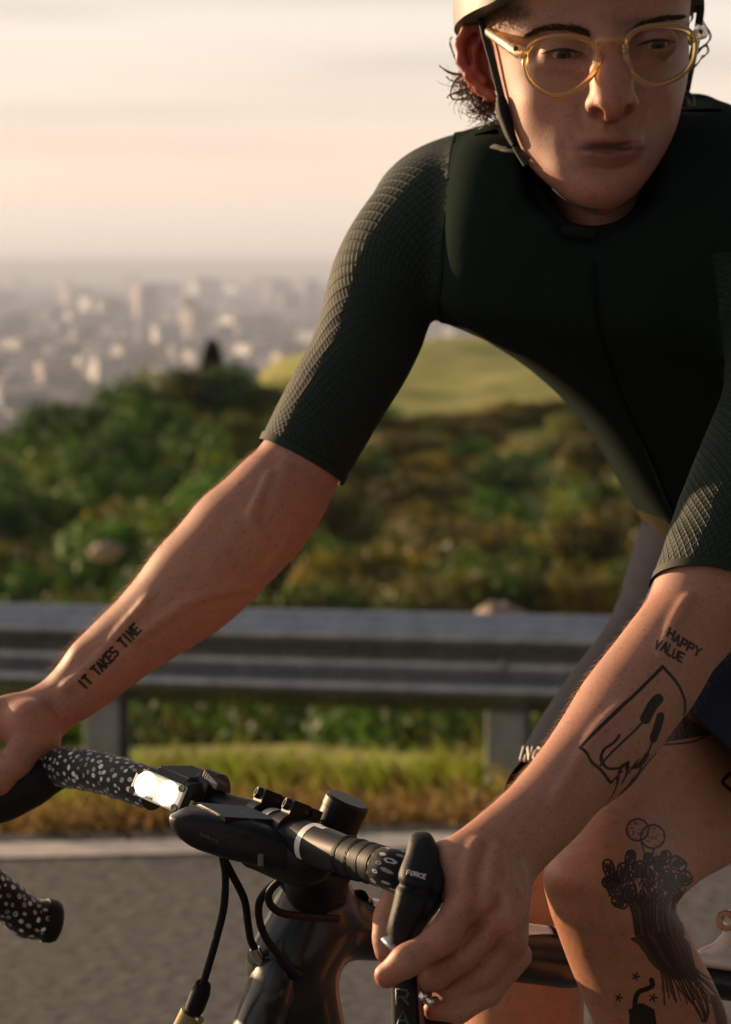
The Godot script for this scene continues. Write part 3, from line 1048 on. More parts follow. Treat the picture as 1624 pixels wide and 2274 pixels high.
func build_person() -> void:
	var fields := [head_field(), arm_right_field(), arm_left_field(), legs_field(), jersey_field(), shorts_field()]
	for f in fields: f.run()
	var me := thing("person", "cyclist in dark green jersey with tattooed arms and leg gripping the handlebar", "person", Vector3(.35, 0, -2.1))
	var n3 := noise(1.0, 5, 3)
	var body := ArrayMesh.new()
	var grain := noise_tex(.16, 22, 3, 512, Color(.62, .57, .56), Color(1, 1, 1))
	var prints := [null, arm_right_print(), arm_left_print(), leg_print()]
	for k in 4:
		var l: Loft = [null, L.arm_r, L.arm_l, L.leg_l][k]
		body.add_surface_from_arrays(Mesh.PRIMITIVE_TRIANGLES, field_arrays(fields[k], func(v): return skin_colour(v, k, n3), l))
		var m := mat(Color.WHITE, .55, 0.0, .42)
		m.vertex_color_use_as_albedo = true
		m.subsurf_scatter_enabled = true
		m.subsurf_scatter_strength = .10
		if prints[k]:
			m.albedo_texture = prints[k]
			m.detail_enabled = true
			m.detail_albedo = grain
			m.detail_blend_mode = BaseMaterial3D.BLEND_MODE_MUL
			m.detail_uv_layer = BaseMaterial3D.DETAIL_UV_2
			m.uv2_triplanar = true
			m.uv2_scale = Vector3.ONE * 14.0
		else:
			m.heightmap_enabled = true
			m.heightmap_texture = noise_tex(.09, 21, 3, 512)
			m.heightmap_scale = .016
			m.albedo_texture = grain
			m.uv1_triplanar = true
			m.uv1_scale = Vector3.ONE * 14.0
		body.surface_set_material(k, m)
	put("body", body, null, me)
	build_clothes(me, fields[4], fields[5])
	build_face(me)

func arm_right_print() -> ImageTexture:
	var p := Print.new()
	p.me = self; p.l = L.arm_r
	p.im = Image.create(1024, 1024, false, Image.FORMAT_RGB8)
	p.im.fill(Color.WHITE)
	var along := Vector2(122, -128) / 12.4
	p.text("IT TAKES TIME", Vector2(174, 1516), along, Vector2(15, 15), 5.6, .92, .28)
	return ImageTexture.create_from_image(p.im)

func arm_left_print() -> ImageTexture:
	var p := Print.new()
	p.me = self; p.l = L.arm_l
	p.im = Image.create(1024, 1024, false, Image.FORMAT_RGB8)
	p.im.fill(Color.WHITE)
	p.text("HAPPY", Vector2(1487, 1400), Vector2(15.2, 8.6), Vector2(-7, 17), 5.6, .72, .3)
	p.text("VALUE", Vector2(1460, 1424), Vector2(12.8, 6.0), Vector2(-7, 17), 5.2, .72, .3)
	# framed tulips
	p.line([[1472, 1480], [1288, 1663]], 8.0, .8)
	p.curve([[1288, 1663], [1312, 1690], [1336, 1712], [1352, 1740], [1362, 1772], [1368, 1800]], 6.5, .85)
	p.curve([[1472, 1480], [1496, 1506], [1512, 1530], [1522, 1560], [1520, 1590], [1508, 1612]], 6.5, .85)
	p.curve([[1508, 1612], [1470, 1658], [1420, 1716], [1380, 1762], [1366, 1790]], 4.5, .8)
	for b in [[[1434, 1596], [1450, 1566], [1462, 1552], 24], [[1452, 1640], [1462, 1612], [1468, 1590], 18]]:
		p.curve(b.slice(0, 3), b[3], .9)
	p.curve([[1434, 1596], [1410, 1622], [1380, 1650], [1350, 1680], [1334, 1700]], 5.0, .85)
	p.curve([[1450, 1646], [1436, 1676], [1410, 1706], [1384, 1740]], 5.0, .85)
	p.curve([[1376, 1632], [1364, 1648], [1342, 1664], [1334, 1684], [1342, 1700]], 6.0, .85)
	p.curve([[1342, 1664], [1336, 1680], [1346, 1704], [1372, 1708], [1396, 1692]], 7.0, .85)
	p.curve([[1384, 1700], [1372, 1722], [1376, 1744], [1390, 1750], [1410, 1730]], 7.0, .85)
	p.curve([[1410, 1706], [1426, 1694], [1438, 1676]], 11.0, .85)
	for k in 14:     # fine hatching on the blooms and leaves
		p.line([[1438 + k * 1.5, 1590 - k * 2.4], [1446 + k * 1.5, 1594 - k * 2.4]], 1.6, .5)
	return ImageTexture.create_from_image(p.im)

func leg_print() -> ImageTexture:
	var p := Print.new()
	p.me = self; p.l = L.leg_l
	p.im = Image.create(1400, 1400, false, Image.FORMAT_RGB8)
	p.im.fill(Color.WHITE)
	var r := RandomNumberGenerator.new()
	r.seed = 77
	# two round seed heads
	for c in [[1416, 1842, 25], [1450, 1857, 27]]:
		var ring := []
		for k in 15: ring.append([c[0] + c[2] * cos(TAU * k / 14.0), c[1] + c[2] * .98 * sin(TAU * k / 14.0)])
		p.line(ring, 4.0, .8)
		for k in 46:
			var a := r.randf() * TAU
			var q: float = sqrt(r.randf()) * c[2] * .9
			p.line([[c[0] + q * cos(a), c[1] + q * sin(a)], [c[0] + q * cos(a) + r.randf_range(-4, 4), c[1] + q * sin(a) + r.randf_range(-4, 4)]], 2.0, .5)
	p.curve([[1424, 1866], [1428, 1884], [1434, 1902]], 3.2, .8)
	p.curve([[1452, 1884], [1450, 1896], [1446, 1906]], 3.6, .85)
	# outlined petals and leaves
	for b in [[1352, 1928, 12, 22, -.3], [1400, 1904, 11, 18, .25], [1365, 1975, 15, 26, -.5], [1440, 1908, 10, 15, .1], [1478, 1905, 12, 18, .3], [1506, 1918, 20, 16, .6], [1522, 1950, 17, 16, .9], [1384, 1938, 14, 24, 0], [1462, 1918, 10, 18, -.2], [1350, 1960, 12, 14, -.7], [1420, 1930, 16, 20, .4], [1500, 1960, 16, 22, .3], [1376, 2003, 20, 13, .5], [1400, 1985, 16, 20, .2], [1440, 1950, 14, 22, -.2], [1480, 1950, 14, 22, .2]]:
		var ring := []
		for k in 11:
			var q: Vector2 = Vector2(b[2] * cos(TAU * k / 10.0), b[3] * sin(TAU * k / 10.0) * (1.0 + .12 * sin(k * 2.3))).rotated(b[4])
			ring.append([b[0] + q.x, b[1] + q.y])
		p.line(ring, 4.2, .88)
		for k in 22:
			var q: Vector2 = Vector2(r.randf_range(-.7, .7) * b[2], r.randf_range(-.8, .8) * b[3]).rotated(b[4])
			p.line([[b[0] + q.x, b[1] + q.y], [b[0] + q.x * .3, b[1] + q.y * .3 + 6]], 4.6, .72)
	for k in 240:
		var a := r.randf() * TAU
		var q := sqrt(r.randf())
		var c := Vector2(1434 + 88 * q * cos(a), 1962 + 50 * q * sin(a))
		var e := c + Vector2(r.randf_range(-9, 9), r.randf_range(6, 20))
		p.line([[c.x, c.y], [e.x, e.y]], r.randf_range(2.5, 6.0), r.randf_range(.45, .8))
	for k in 60:
		var t := r.randf()
		p.curve([[lerpf(1392, 1526, t), 1992 + r.randf_range(-8, 12)], [lerpf(1404, 1514, t), 2030], [lerpf(1410, 1520, t), 2075]], r.randf_range(2.0, 5.5), r.randf_range(.45, .82))
	# dark folded wrapping that tapers down the shin
	for k in 30:
		var t := k / 29.0
		var x0 := lerpf(1400, 1520, t)
		var x1 := lerpf(1440, 1540, t)
		p.curve([[x0, 1985 + 10 * sin(k * 1.7)], [lerpf(1408, 1505, t), 2050], [lerpf(1420, 1530, t), 2100], [lerpf(1462, 1545, t), 2150], [x1 + 50 * t + 30, 2215 + r.randf_range(-20, 20)]], r.randf_range(2.0, 5.0), r.randf_range(.45, .8))
	for k in 26:
		var t := k / 25.0
		p.curve([[lerpf(1404, 1520, t), 2070 + 30 * absf(t - .5)], [lerpf(1424, 1530, t), 2100], [lerpf(1450, 1540, t), 2140], [lerpf(1490, 1548, t), 2172]], 7.0, r.randf_range(.5, .78))
	for k in 9:
		var t := k / 8.0
		p.curve([[lerpf(1480, 1545, t), 2150], [lerpf(1510, 1562, t), 2200], [lerpf(1545, 1575, t), 2250 + r.randf_range(-16, 16)], [1560 + 8 * t, 2268]], r.randf_range(2.5, 5.0), .72)
	# dark figure with a curl of smoke and stars
	p.curve([[1446, 2176], [1448, 2188], [1436, 2196], [1420, 2202], [1412, 2216], [1410, 2236]], 11.0, .9)
	for k in 8: p.curve([[1400 + k * 7, 2230 + 4 * absf(k - 3.5)], [1402 + k * 7, 2255], [1400 + k * 8, 2290]], 9.0, .85)
	for s in [[1412, 2168, 8], [1374, 2216, 8], [1450, 2216, 8]]:
		for k in 5:
			var a := TAU * k / 5.0
			p.line([[s[0], s[1]], [s[0] + s[2] * cos(a), s[1] + s[2] * sin(a)]], 3.6, .85)
	for k in 12: p.curve([[1578 + k * 2, 2212], [1586 + k * 2, 2240], [1594 + k * 2, 2280]], 4.0, .5)
	# patterned band on the thigh under the hem
	for k in 34:
		var t := k / 33.0
		p.curve([[lerpf(1478, 1570, t), lerpf(1650, 1634, t) - 4], [lerpf(1500, 1572, t), lerpf(1610, 1626, t)], [lerpf(1524, 1572, t), 1590 + 34 * t]], r.randf_range(1.8, 4.5), r.randf_range(.4, .75))
	p.curve([[1474, 1652], [1510, 1650], [1545, 1644], [1580, 1626]], 4.0, .75)
	p.curve([[1624, 1716], [1612, 1726], [1606, 1736], [1614, 1746], [1626, 1756], [1640, 1770]], 8.0, .9)
	return ImageTexture.create_from_image(p.im)

func trim(f: Field, side: PackedInt32Array, ends: Array, gone: PackedByteArray) -> PackedVector3Array:
	# marks what lies beyond an end and draws the edge vertices onto it
	var verts := f.verts.duplicate()
	gone.resize(verts.size())
	for i in verts.size():
		if side[i] and ends[side[i] - 1].distance_to(verts[i]) > 0.0: gone[i] = 1
	var snap := {}
	for i in range(0, f.tris.size(), 3):
		var out := gone[f.tris[i]] + gone[f.tris[i + 1]] + gone[f.tris[i + 2]]
		if out == 1 or out == 2:
			for w in 3:
				if gone[f.tris[i + w]]: snap[f.tris[i + w]] = true
	for i in snap: verts[i] = ends[side[i] - 1].project(verts[i])
	return verts

func build_clothes(me: Node3D, f: Field, s: Field) -> void:
	# cut the sleeves from the trunk along the seams
	var cuts := []
	for q in [[P(1014, 292, 2.03), P(982, 500, 1.93), P(974, 690, 2.0)], [P(1592, 640, 1.93), P(1598, 720, 1.86), P(1612, 800, 1.90)]]:
		cuts.append(Plane(q[0], q[1], q[2]))
	if cuts[0].distance_to(P(700, 700, 2.0)) < 0: cuts[0] = -cuts[0]
	if cuts[1].distance_to(P(1700, 900, 1.85)) < 0: cuts[1] = -cuts[1]
	var side := PackedInt32Array()
	for v in f.verts:
		var q := photo(v)
		var k := 0
		if cuts[0].distance_to(v) > 0.0 and q.x < 1040: k = 1
		elif q.z < 1.93 and q.y > 790 and q.x > lerpf(1612, 1442, (q.y - 795) / 480.0): k = 2
		elif cuts[1].distance_to(v) > 0.0 and q.x > 1560 and q.z < 2.0 and q.y > 560 and q.y < 800: k = 2
		elif q.y > 1400 and q.x > 1200 and q.z < 1.9: k = 2
		side.append(k)
	var tri := [PackedInt32Array(), PackedInt32Array(), PackedInt32Array()]
	# cuffs: the sleeves end on a clean line
	var ends := []
	for q in [[L.sleeve_r, 10], [L.sleeve_l, 8]]:
		var i: int = q[1] * 4
		ends.append(Plane(q[0].n[i], q[0].c[i]))
	var gone := PackedByteArray()
	var verts := trim(f, side, ends, gone)
	for i in range(0, f.tris.size(), 3):
		var lost := 0
		for w in 3:
			if gone[f.tris[i + w]]: lost += 1
		if lost == 3: continue
		var a := f.tris[i]
		var b := f.tris[i + 1]
		var c := f.tris[i + 2]
		var k := side[a]
		if side[b] != k or side[c] != k:
			var cut: Plane = cuts[maxi(side[a], maxi(side[b], side[c])) - 1]
			k = side[a] if side[a] == side[b] or side[a] == side[c] else side[b]
			for w in [a, b, c]:
				if absf(cut.distance_to(verts[w])) < .006: verts[w] = cut.project(verts[w])
		tri[k].append_array([a, b, c])
	var cloth := mat(lin(.0110, .0185, .0148), .95, 0.0, .07)
	cloth.rim_enabled = true
	cloth.rim = .03
	cloth.rim_tint = .55
	cloth.heightmap_enabled = true
	cloth.heightmap_texture = noise_tex(.12, 3, 2, 256)
	cloth.heightmap_scale = .03
	cloth.uv1_triplanar = true
	cloth.uv1_scale = Vector3.ONE * 22.0
	# the woven lattice of the sleeves, as relief
	var im := Image.create(64, 64, false, Image.FORMAT_L8)
	for y in 64:
		for x in 64:
			var e := minf(minf(x, 63 - x), minf(y, 63 - y)) / 32.0
			im.set_pixel(x, y, Color.WHITE * (0.95 - .95 * smoothstep(.05, .42, e)))
	var lattice := cloth.duplicate()
	lattice.albedo_color = lin(.013, .022, .0155)
	lattice.rim = .22
	lattice.rim_tint = 1.0
	lattice.roughness = .7
	lattice.metallic_specular = .3
	lattice.heightmap_texture = ImageTexture.create_from_image(im)
	lattice.heightmap_scale = .085
	lattice.uv1_triplanar = false
	lattice.uv1_scale = Vector3.ONE
	var skin_of := func(k: int, l: Loft) -> ArrayMesh:
		var map := {}
		var v := PackedVector3Array()
		var n := PackedVector3Array()
		var uv := PackedVector2Array()
		var t := PackedInt32Array()
		for i in tri[k]:
			if not map.has(i):
				map[i] = v.size()
				v.append(verts[i])
				n.append(f.norms[i])
				if l:
					var at := l.locate(verts[i])
					var j := clampi(int(at.y), 0, l.c.size() - 2)
					var run := lerpf(l.len[j], l.len[j + 1], at.y - j)
					var a := at.x * .043
					var turn := lerpf(.05, .75, smoothstep(.08, .24, run)) if k == 1 else .7
					uv.append(Vector2(a * cos(turn) - run * sin(turn), a * sin(turn) + run * cos(turn)) / .0044)
			t.append(map[i])
		return mesh_of(arrays(v, n, t, uv))
	var jersey := put("jersey_front", skin_of.call(0, null), cloth, me)
	put("sleeve", skin_of.call(1, L.sleeve_r), lattice, me)
	put("sleeve", skin_of.call(2, L.sleeve_l), lattice, me)
	# collar, zip and hem
	var dark := mat(lin(.008, .010, .009), .8, 0.0, .2)
	var pts := []
	for q in [[1160, 340, 1.985], [1164, 372, 1.955], [1186, 424, 1.93], [1218, 474, 1.912], [1254, 508, 1.900], [1300, 520, 1.893], [1345, 518, 1.892], [1392, 502, 1.897], [1432, 466, 1.910], [1462, 412, 1.93], [1476, 360, 1.96], [1482, 330, 1.985]]:
		pts.append(P(q[0], q[1], q[2] + .012))
	put("collar", tube_mesh(spline(pts, 6), .0068, 10), dark, me)
	var zip := []
	for q in [[1316, 520], [1318, 600], [1322, 690], [1340, 770], [1368, 850], [1402, 930], [1436, 1000], [1466, 1070], [1496, 1140]]:
		var w := f.hit(cam_t.origin, (P(q[0], q[1], 1.0) - cam_t.origin), 1.75, 2.3)
		if w != Vector3.ZERO: zip.append(w + (cam_t.origin - w).normalized() * .0014)
	var zm := mat(lin(.0075, .0105, .010), .8, 0.0, .06)
	var zipper := put("zip", tube_mesh(spline(zip, 6), .0015, 8), zm, me)
	put("zip_flap", tube_mesh([P(1250, 512, 1.886), P(1280, 516, 1.882), P(1322, 522, 1.880)], [.004, .005, .0045], 8), dark, zipper)
	var hem := loft([[1428, 1136, 1732, 1246, 2.285, .115], [1452, 1176, 1740, 1290, 2.312, .115], [1470, 1206, 1748, 1320, 2.332, .115]], 6.0, 4, 0.0, .0012, 1.0)
	var gold := mat(lin(.026, .022, .009), .8, 0.0, .25)
	gold.rim_enabled = true
	gold.rim = .02
	gold.metallic_specular = .05
	put("jersey_hem", loft_mesh(hem), gold, me)
	var edge := []
	for q in [[1012, 297], [1004, 330], [998, 380], [992, 440], [987, 510], [983, 580], [979, 640], [976, 680]]:
		var w := f.hit(cam_t.origin, (P(q[0], q[1], 1.0) - cam_t.origin), 1.75, 2.3)
		if w != Vector3.ZERO: edge.append(w + (cam_t.origin - w).normalized() * .0006)
	if edge.size() > 2: put("shoulder_seam", tube_mesh(spline(edge, 8), .0014, 8), cloth, jersey)
	var hem_m: StandardMaterial3D = lattice.duplicate()
	hem_m.heightmap_enabled = false
	for q in [[L.sleeve_r, 10], [L.sleeve_l, 8]]:
		var i: int = q[1] * 4
		var band := Loft.new()
		for k in [i - 2, i - 1, i]:
			band.c.append(q[0].c[k]); band.u.append(q[0].u[k]); band.v.append(q[0].v[k]); band.n.append(q[0].n[k])
			band.ru.append(q[0].ru[k] + .0007); band.rv.append(q[0].rv[k] + .0007)
			band.len.append(q[0].len[k])
		for w in 2:      # only the last centimetre
			band.c[w] = band.c[2] + (band.c[w] - band.c[2]).normalized() * .006 * (1.0 - w * .5)
			band.u[w] = band.u[2]; band.v[w] = band.v[2]; band.n[w] = band.n[2]
			band.ru[w] = lerpf(band.ru[2], band.ru[w], .4); band.rv[w] = lerpf(band.rv[2], band.rv[w], .4)
		put("cuff_band", loft_mesh(band), hem_m, me)
	# shorts
	var navy := mat(lin(.011, .0125, .023), .85, 0.0, .10)
	navy.rim_enabled = true
	navy.rim = .10
	navy.rim_tint = .3
	navy.heightmap_enabled = true
	navy.heightmap_texture = cloth.heightmap_texture
	navy.heightmap_scale = .02
	navy.uv1_triplanar = true
	navy.uv1_scale = Vector3.ONE * 22.0
	var leg_side := PackedInt32Array()
	for v in s.verts:
		var q := photo(v)
		leg_side.append(0 if q.y < 1400 else 1 if q.z < 1.97 else 2)
	var no_more := PackedByteArray()
	var sv := trim(s, leg_side, [Plane(L.shorts_l.n[12], L.shorts_l.c[12]), Plane(L.shorts_r.n[24], L.shorts_r.c[24])], no_more)
	var st_tris := PackedInt32Array()
	for i in range(0, s.tris.size(), 3):
		if no_more[s.tris[i]] + no_more[s.tris[i + 1]] + no_more[s.tris[i + 2]] < 3: st_tris.append_array([s.tris[i], s.tris[i + 1], s.tris[i + 2]])
	var pants := put("shorts", mesh_of(arrays(sv, s.norms, st_tris)), navy, me)
	var pale := mat(lin(.62, .58, .50), .5)
	var st := new_st()
	for g in [["I", 0.0], ["N", 1.0], ["G", 2.3]]:
		for line in GLYPHS[g[0]]:
			var w := []
			for q in line:
				var px: float = 1160 + (g[1] + q[0] * .8) * 14 - q[1] * 8
				var py: float = 1660 + q[1] * 30 + g[1] * 1
				var at: Vector2 = L.shorts_r.from_photo(px, py)
				if at.y > 0: w.append(L.shorts_r.point(at, .0008))
			if w.size() > 1: tube(st, w, .0012, 6, true, 0.0, 1.0)
	put("hem_print", st.commit(), pale, pants)

func loft_mesh(l: Loft, sides := 48) -> ArrayMesh:     # an open sleeve round a loft
	var v := PackedVector3Array()
	var n := PackedVector3Array()
	var uv := PackedVector2Array()
	var t := PackedInt32Array()
	for i in l.c.size():
		for j in sides + 1:
			var a := -PI + TAU * j / sides
			v.append(l.point(Vector2(a, i)) if i < l.c.size() - 1 else l.point(Vector2(a, i - .0001)))
			n.append((l.u[i] * sin(a) / l.ru[i] + l.v[i] * cos(a) / l.rv[i]).normalized())
			uv.append(Vector2(float(j) / sides, l.len[i]))
	for i in l.c.size() - 1:
		for j in sides:
			var q := i * (sides + 1) + j
			var w := q + sides + 1
			if (v[w] - v[q]).cross(v[q + 1] - v[q]).dot(n[q]) < 0.0:
				t.append_array([q, w, q + 1, q + 1, w, w + 1])
			else:
				t.append_array([q, q + 1, w, q + 1, w + 1, w])
	return mesh_of(arrays(v, n, t, uv))

func strand(st: SurfaceTool, pts: Array, r: float, d: float) -> void:   # pts in photo pixels
	var v := []
	for p in pts: v.append(P(p[0], p[1], p[2] if p.size() > 2 else d))
	var s := spline(v, 5)
	var rad := []
	for i in s.size(): rad.append(r * (1.0 - .7 * float(i) / s.size()))
	tube(st, s, rad, 5, false)

func build_face(me: Node3D) -> void:
	var fuzz := new_st()
	for q in [[L.arm_r, 5.0, 46.0, 900], [L.arm_l, 6.0, 40.0, 700]]:
		var l: Loft = q[0]
		for k in q[3]:
			var at := Vector2(rng.randf_range(-1.9, -1.25) if rng.randf() < .8 else rng.randf_range(1.3, 1.8), rng.randf_range(q[1], q[2]))
			var w := l.point(at, -.0003)
			var i := int(at.y)
			var nrm := (l.point(at, .01) - w).normalized()
			var e := w + (nrm * rng.randf_range(.4, .9) + l.n[i] * rng.randf_range(.5, 1.2)).normalized() * rng.randf_range(.004, .009)
			tube(fuzz, [w, w.lerp(e, .5) + nrm * .0006, e], [.00006, .00005, .00002], 3, false)
	put("arm_hair", fuzz.commit(), mat(lin(.42, .26, .12), .45), me)
	# eyes
	var em := mat(Color.WHITE, .12, 0.0, .5)
	em.vertex_color_use_as_albedo = true
	for q in [[1249, 117, 1.8872], [1457, 96, 1.8878]]:
		var c := P(q[0], q[1], q[2])
		var gaze := (cam_t.basis * Vector3(.04, -.42, 1.0)).normalized()
		var st := new_st()
		for i in 24:
			for j in 32:
				var quad := []
				for k in [[i, j], [i + 1, j], [i + 1, j + 1], [i, j + 1]]:
					var a: float = PI * k[0] / 24.0
					var b: float = TAU * k[1] / 32.0
					quad.append(Basis(Vector3.UP.cross(gaze).normalized(), gaze.cross(Vector3.UP.cross(gaze)).normalized(), gaze) * Vector3(sin(a) * cos(b), sin(a) * sin(b), cos(a)))
				for w in [0, 2, 1, 0, 3, 2]:
					var nn: Vector3 = quad[w]
					var ang := acos(clampf(nn.dot(gaze), -1, 1))
					st.set_color(Color(.004, .004, .004) if ang < .15 else Color(.05, .04, .03) if ang < .46 else Color(.50, .44, .40))
					st.set_normal(nn)
					st.add_vertex(c + nn * .0119)
		put("eye", st.commit(), em, me)
	# brows and lashes, hair by hair
	var hm := mat(lin(.050, .030, .018), .8, 0.0, .1)
	for b in [[[1176, 78], [1205, 66], [1245, 62], [1285, 68], [1312, 80], 1.0], [[1396, 78], [1420, 62], [1450, 50], [1480, 42], [1512, 40], -1.0]]:
		var st := new_st()
		var path := spline([Vector2(b[0][0], b[0][1]), Vector2(b[1][0], b[1][1]), Vector2(b[2][0], b[2][1]), Vector2(b[3][0], b[3][1]), Vector2(b[4][0], b[4][1])], 12)
		for k in 220:
			var t := rng.randf()
			var i := int(t * (path.size() - 1))
			var dir: Vector2 = (path[mini(i + 1, path.size() - 1)] - path[maxi(i - 1, 0)]).normalized()
			var inner := t if b[5] > 0 else 1.0 - t
			var p: Vector2 = path[i] + Vector2(rng.randf_range(-3, 3), rng.randf_range(-6.5, 6.5) * (.5 + .7 * inner))
			var q: Vector2 = p - dir * b[5] * rng.randf_range(9, 20) + Vector2(0, rng.randf_range(-8, 1))
			var at: Vector2 = L.head.from_photo(p.x, p.y)
			if at.y < 0: continue
			var d := photo(L.head.point(at, .0036)).z
			var at2: Vector2 = L.head.from_photo(q.x, q.y)
			var d2 := photo(L.head.point(at2, .0040)).z if at2.y > 0 else d
			tube(st, [P(p.x, p.y, d), P((p.x + q.x) * .5, (p.y + q.y) * .5 - 1, (d + d2) * .5 - .0012), P(q.x, q.y, d2)], [.00032, .00026, .0001], 4, false)
		put("eyebrow", st.commit(), hm, me)
	var lash := new_st()
	for e in [[1250, 112, 42, .0], [1457, 91, 40, .10]]:
		for k in 46:
			var t := rng.randf_range(-1, 1)
			var x: float = e[0] + t * e[2]
			var y: float = e[1] - 1 + t * t * 6 - t * e[2] * e[3]
			var d: float = 1.8735 + t * t * .005
			tube(lash, [P(x, y, d), P(x + t * 4, y + 2, d - .004), P(x + t * 8, y + 2, d - .007)], [.00040, .0003, .0001], 4, false)
	tube(lash, spline([P(1212, 117, 1.8795), P(1230, 111, 1.8752), P(1250, 108.5, 1.8738), P(1270, 111, 1.8752), P(1288, 117, 1.8790)], 5), .0006, 6)
	tube(lash, spline([P(1421, 98, 1.8795), P(1438, 91, 1.8755), P(1457, 87.5, 1.8742), P(1477, 88.5, 1.8756), P(1494, 93, 1.8795)], 5), .0006, 6)
	put("eyelashes", lash.commit(), mat(lin(.015, .01, .008), .5), me)
	# hair: curls behind the ear, temple, far side
	var hair := new_st()
	var z := func(list: Array) -> Array:
		var o := []
		for p in list: o.append([(1000 + p[0] / 5.413) * .983, p[1] / 5.413 * .983])
		return o
	for c in [[[260, 880], [190, 780], [120, 620], [95, 500], [130, 450]], [[290, 905], [180, 910], [90, 880], [0, 830], [-30, 800]], [[320, 1020], [200, 1015], [100, 990], [50, 930]], [[240, 910], [160, 980], [110, 1120], [130, 1210], [250, 1225], [400, 1230]], [[330, 1060], [200, 1130], [90, 1170], [60, 1200]], [[330, 1010], [330, 1130], [380, 1270], [470, 1370], [600, 1440]], [[350, 1050], [390, 1150], [460, 1260], [540, 1340], [620, 1380]]]:
		for k in 2:
			var o: Array = z.call(c)
			for q in o:
				q[0] += rng.randf_range(-2.5, 2.5)
				q[1] += rng.randf_range(-2.5, 2.5)
			strand(hair, o, .00085, 1.99 + .01 * k)
	for k in 110:
		var a := Vector2(rng.randf_range(1060, 1098), rng.randf_range(185, 240))
		var o := [[a.x, a.y, 1.995 + rng.randf() * .02]]
		var dir := Vector2(rng.randf_range(-.6, .9), 1.0).normalized()
		var bend := rng.randf_range(-.7, .7)
		for j in 6:
			a += dir * rng.randf_range(8, 14)
			dir = dir.rotated(bend + rng.randf_range(-.3, .3))
			o.append([minf(a.x, 1122), minf(a.y, 294), 1.99 + rng.randf() * .02])
		strand(hair, o, .00055, 2.0)
	for k in 80:
		var a := Vector2(rng.randf_range(1036, 1080), rng.randf_range(150, 220))
		var o := [[a.x, a.y, 2.0]]
		var dir := Vector2(-1.0, rng.randf_range(-.3, .8)).normalized()
		var bend := rng.randf_range(.1, .75)
		for j in 7:
			a += dir * rng.randf_range(6, 13)
			dir = dir.rotated(-bend + rng.randf_range(-.2, .2) if k % 3 else bend)
			o.append([a.x, a.y, 2.0 + rng.randf() * .02])
		strand(hair, o, .00042, 2.0)
	var y := func(list: Array) -> Array:
		var o := []
		for p in list: o.append([934 + p[0] * .425, p[1] * .425])
		return o
	for c in [[[1400, 40], [1440, 60], [1480, 130], [1515, 200], [1470, 245], [1440, 250]], [[1430, 290], [1490, 235], [1500, 270], [1470, 300]], [[1395, 385], [1450, 330], [1480, 290]], [[1385, 470], [1420, 500], [1430, 545]], [[1390, 500], [1400, 540], [1430, 550]], [[1405, 20], [1420, 80], [1410, 120]], [[1420, 10], [1440, 60], [1455, 100], [1450, 140]]]:
		for k in 3:
			var o: Array = y.call(c)
			for q in o:
				q[0] += rng.randf_range(-3, 3)
				q[1] += rng.randf_range(-3, 3)
			strand(hair, o, .0007, 1.98 + .008 * k)
	put("hair_curls", hair.commit(), mat(lin(.19, .11, .05), .4), me)
	var temple := new_st()
	for k in 2000:
		var p := Vector2(rng.randf_range(1084, 1200), rng.randf_range(10, 78))
		var edge := (p.x - 1088) / 105.0 + maxf(0.0, p.y - 30) / 48.0
		if rng.randf() < edge: continue
		var at: Vector2 = L.head.from_photo(p.x, p.y)
		if at.y < 0: continue
		var w := P(p.x, p.y, photo(L.head.point(at, .0005)).z)
		var e := w + cam_t.basis * Vector3(rng.randf_range(-.005, .003), -rng.randf_range(.002, .008), rng.randf_range(.001, .004))
		tube(temple, [w, w.lerp(e, .5) + cam_t.basis.z * .001, e], [.00014, .00012, .00005], 3, false)
	put("temple_hair", temple.commit(), mat(lin(.22, .125, .045), .45), me)
	build_helmet()
	build_glasses()

func ribbon(st: SurfaceTool, pts: Array, half: float, thick: float) -> void:
	var v := []
	for p in pts: v.append(P(p[0], p[1], p[2]))
	tube(st, spline(v, 6), thick, 10, true, 0.0, half / thick, cam_t.basis.x)

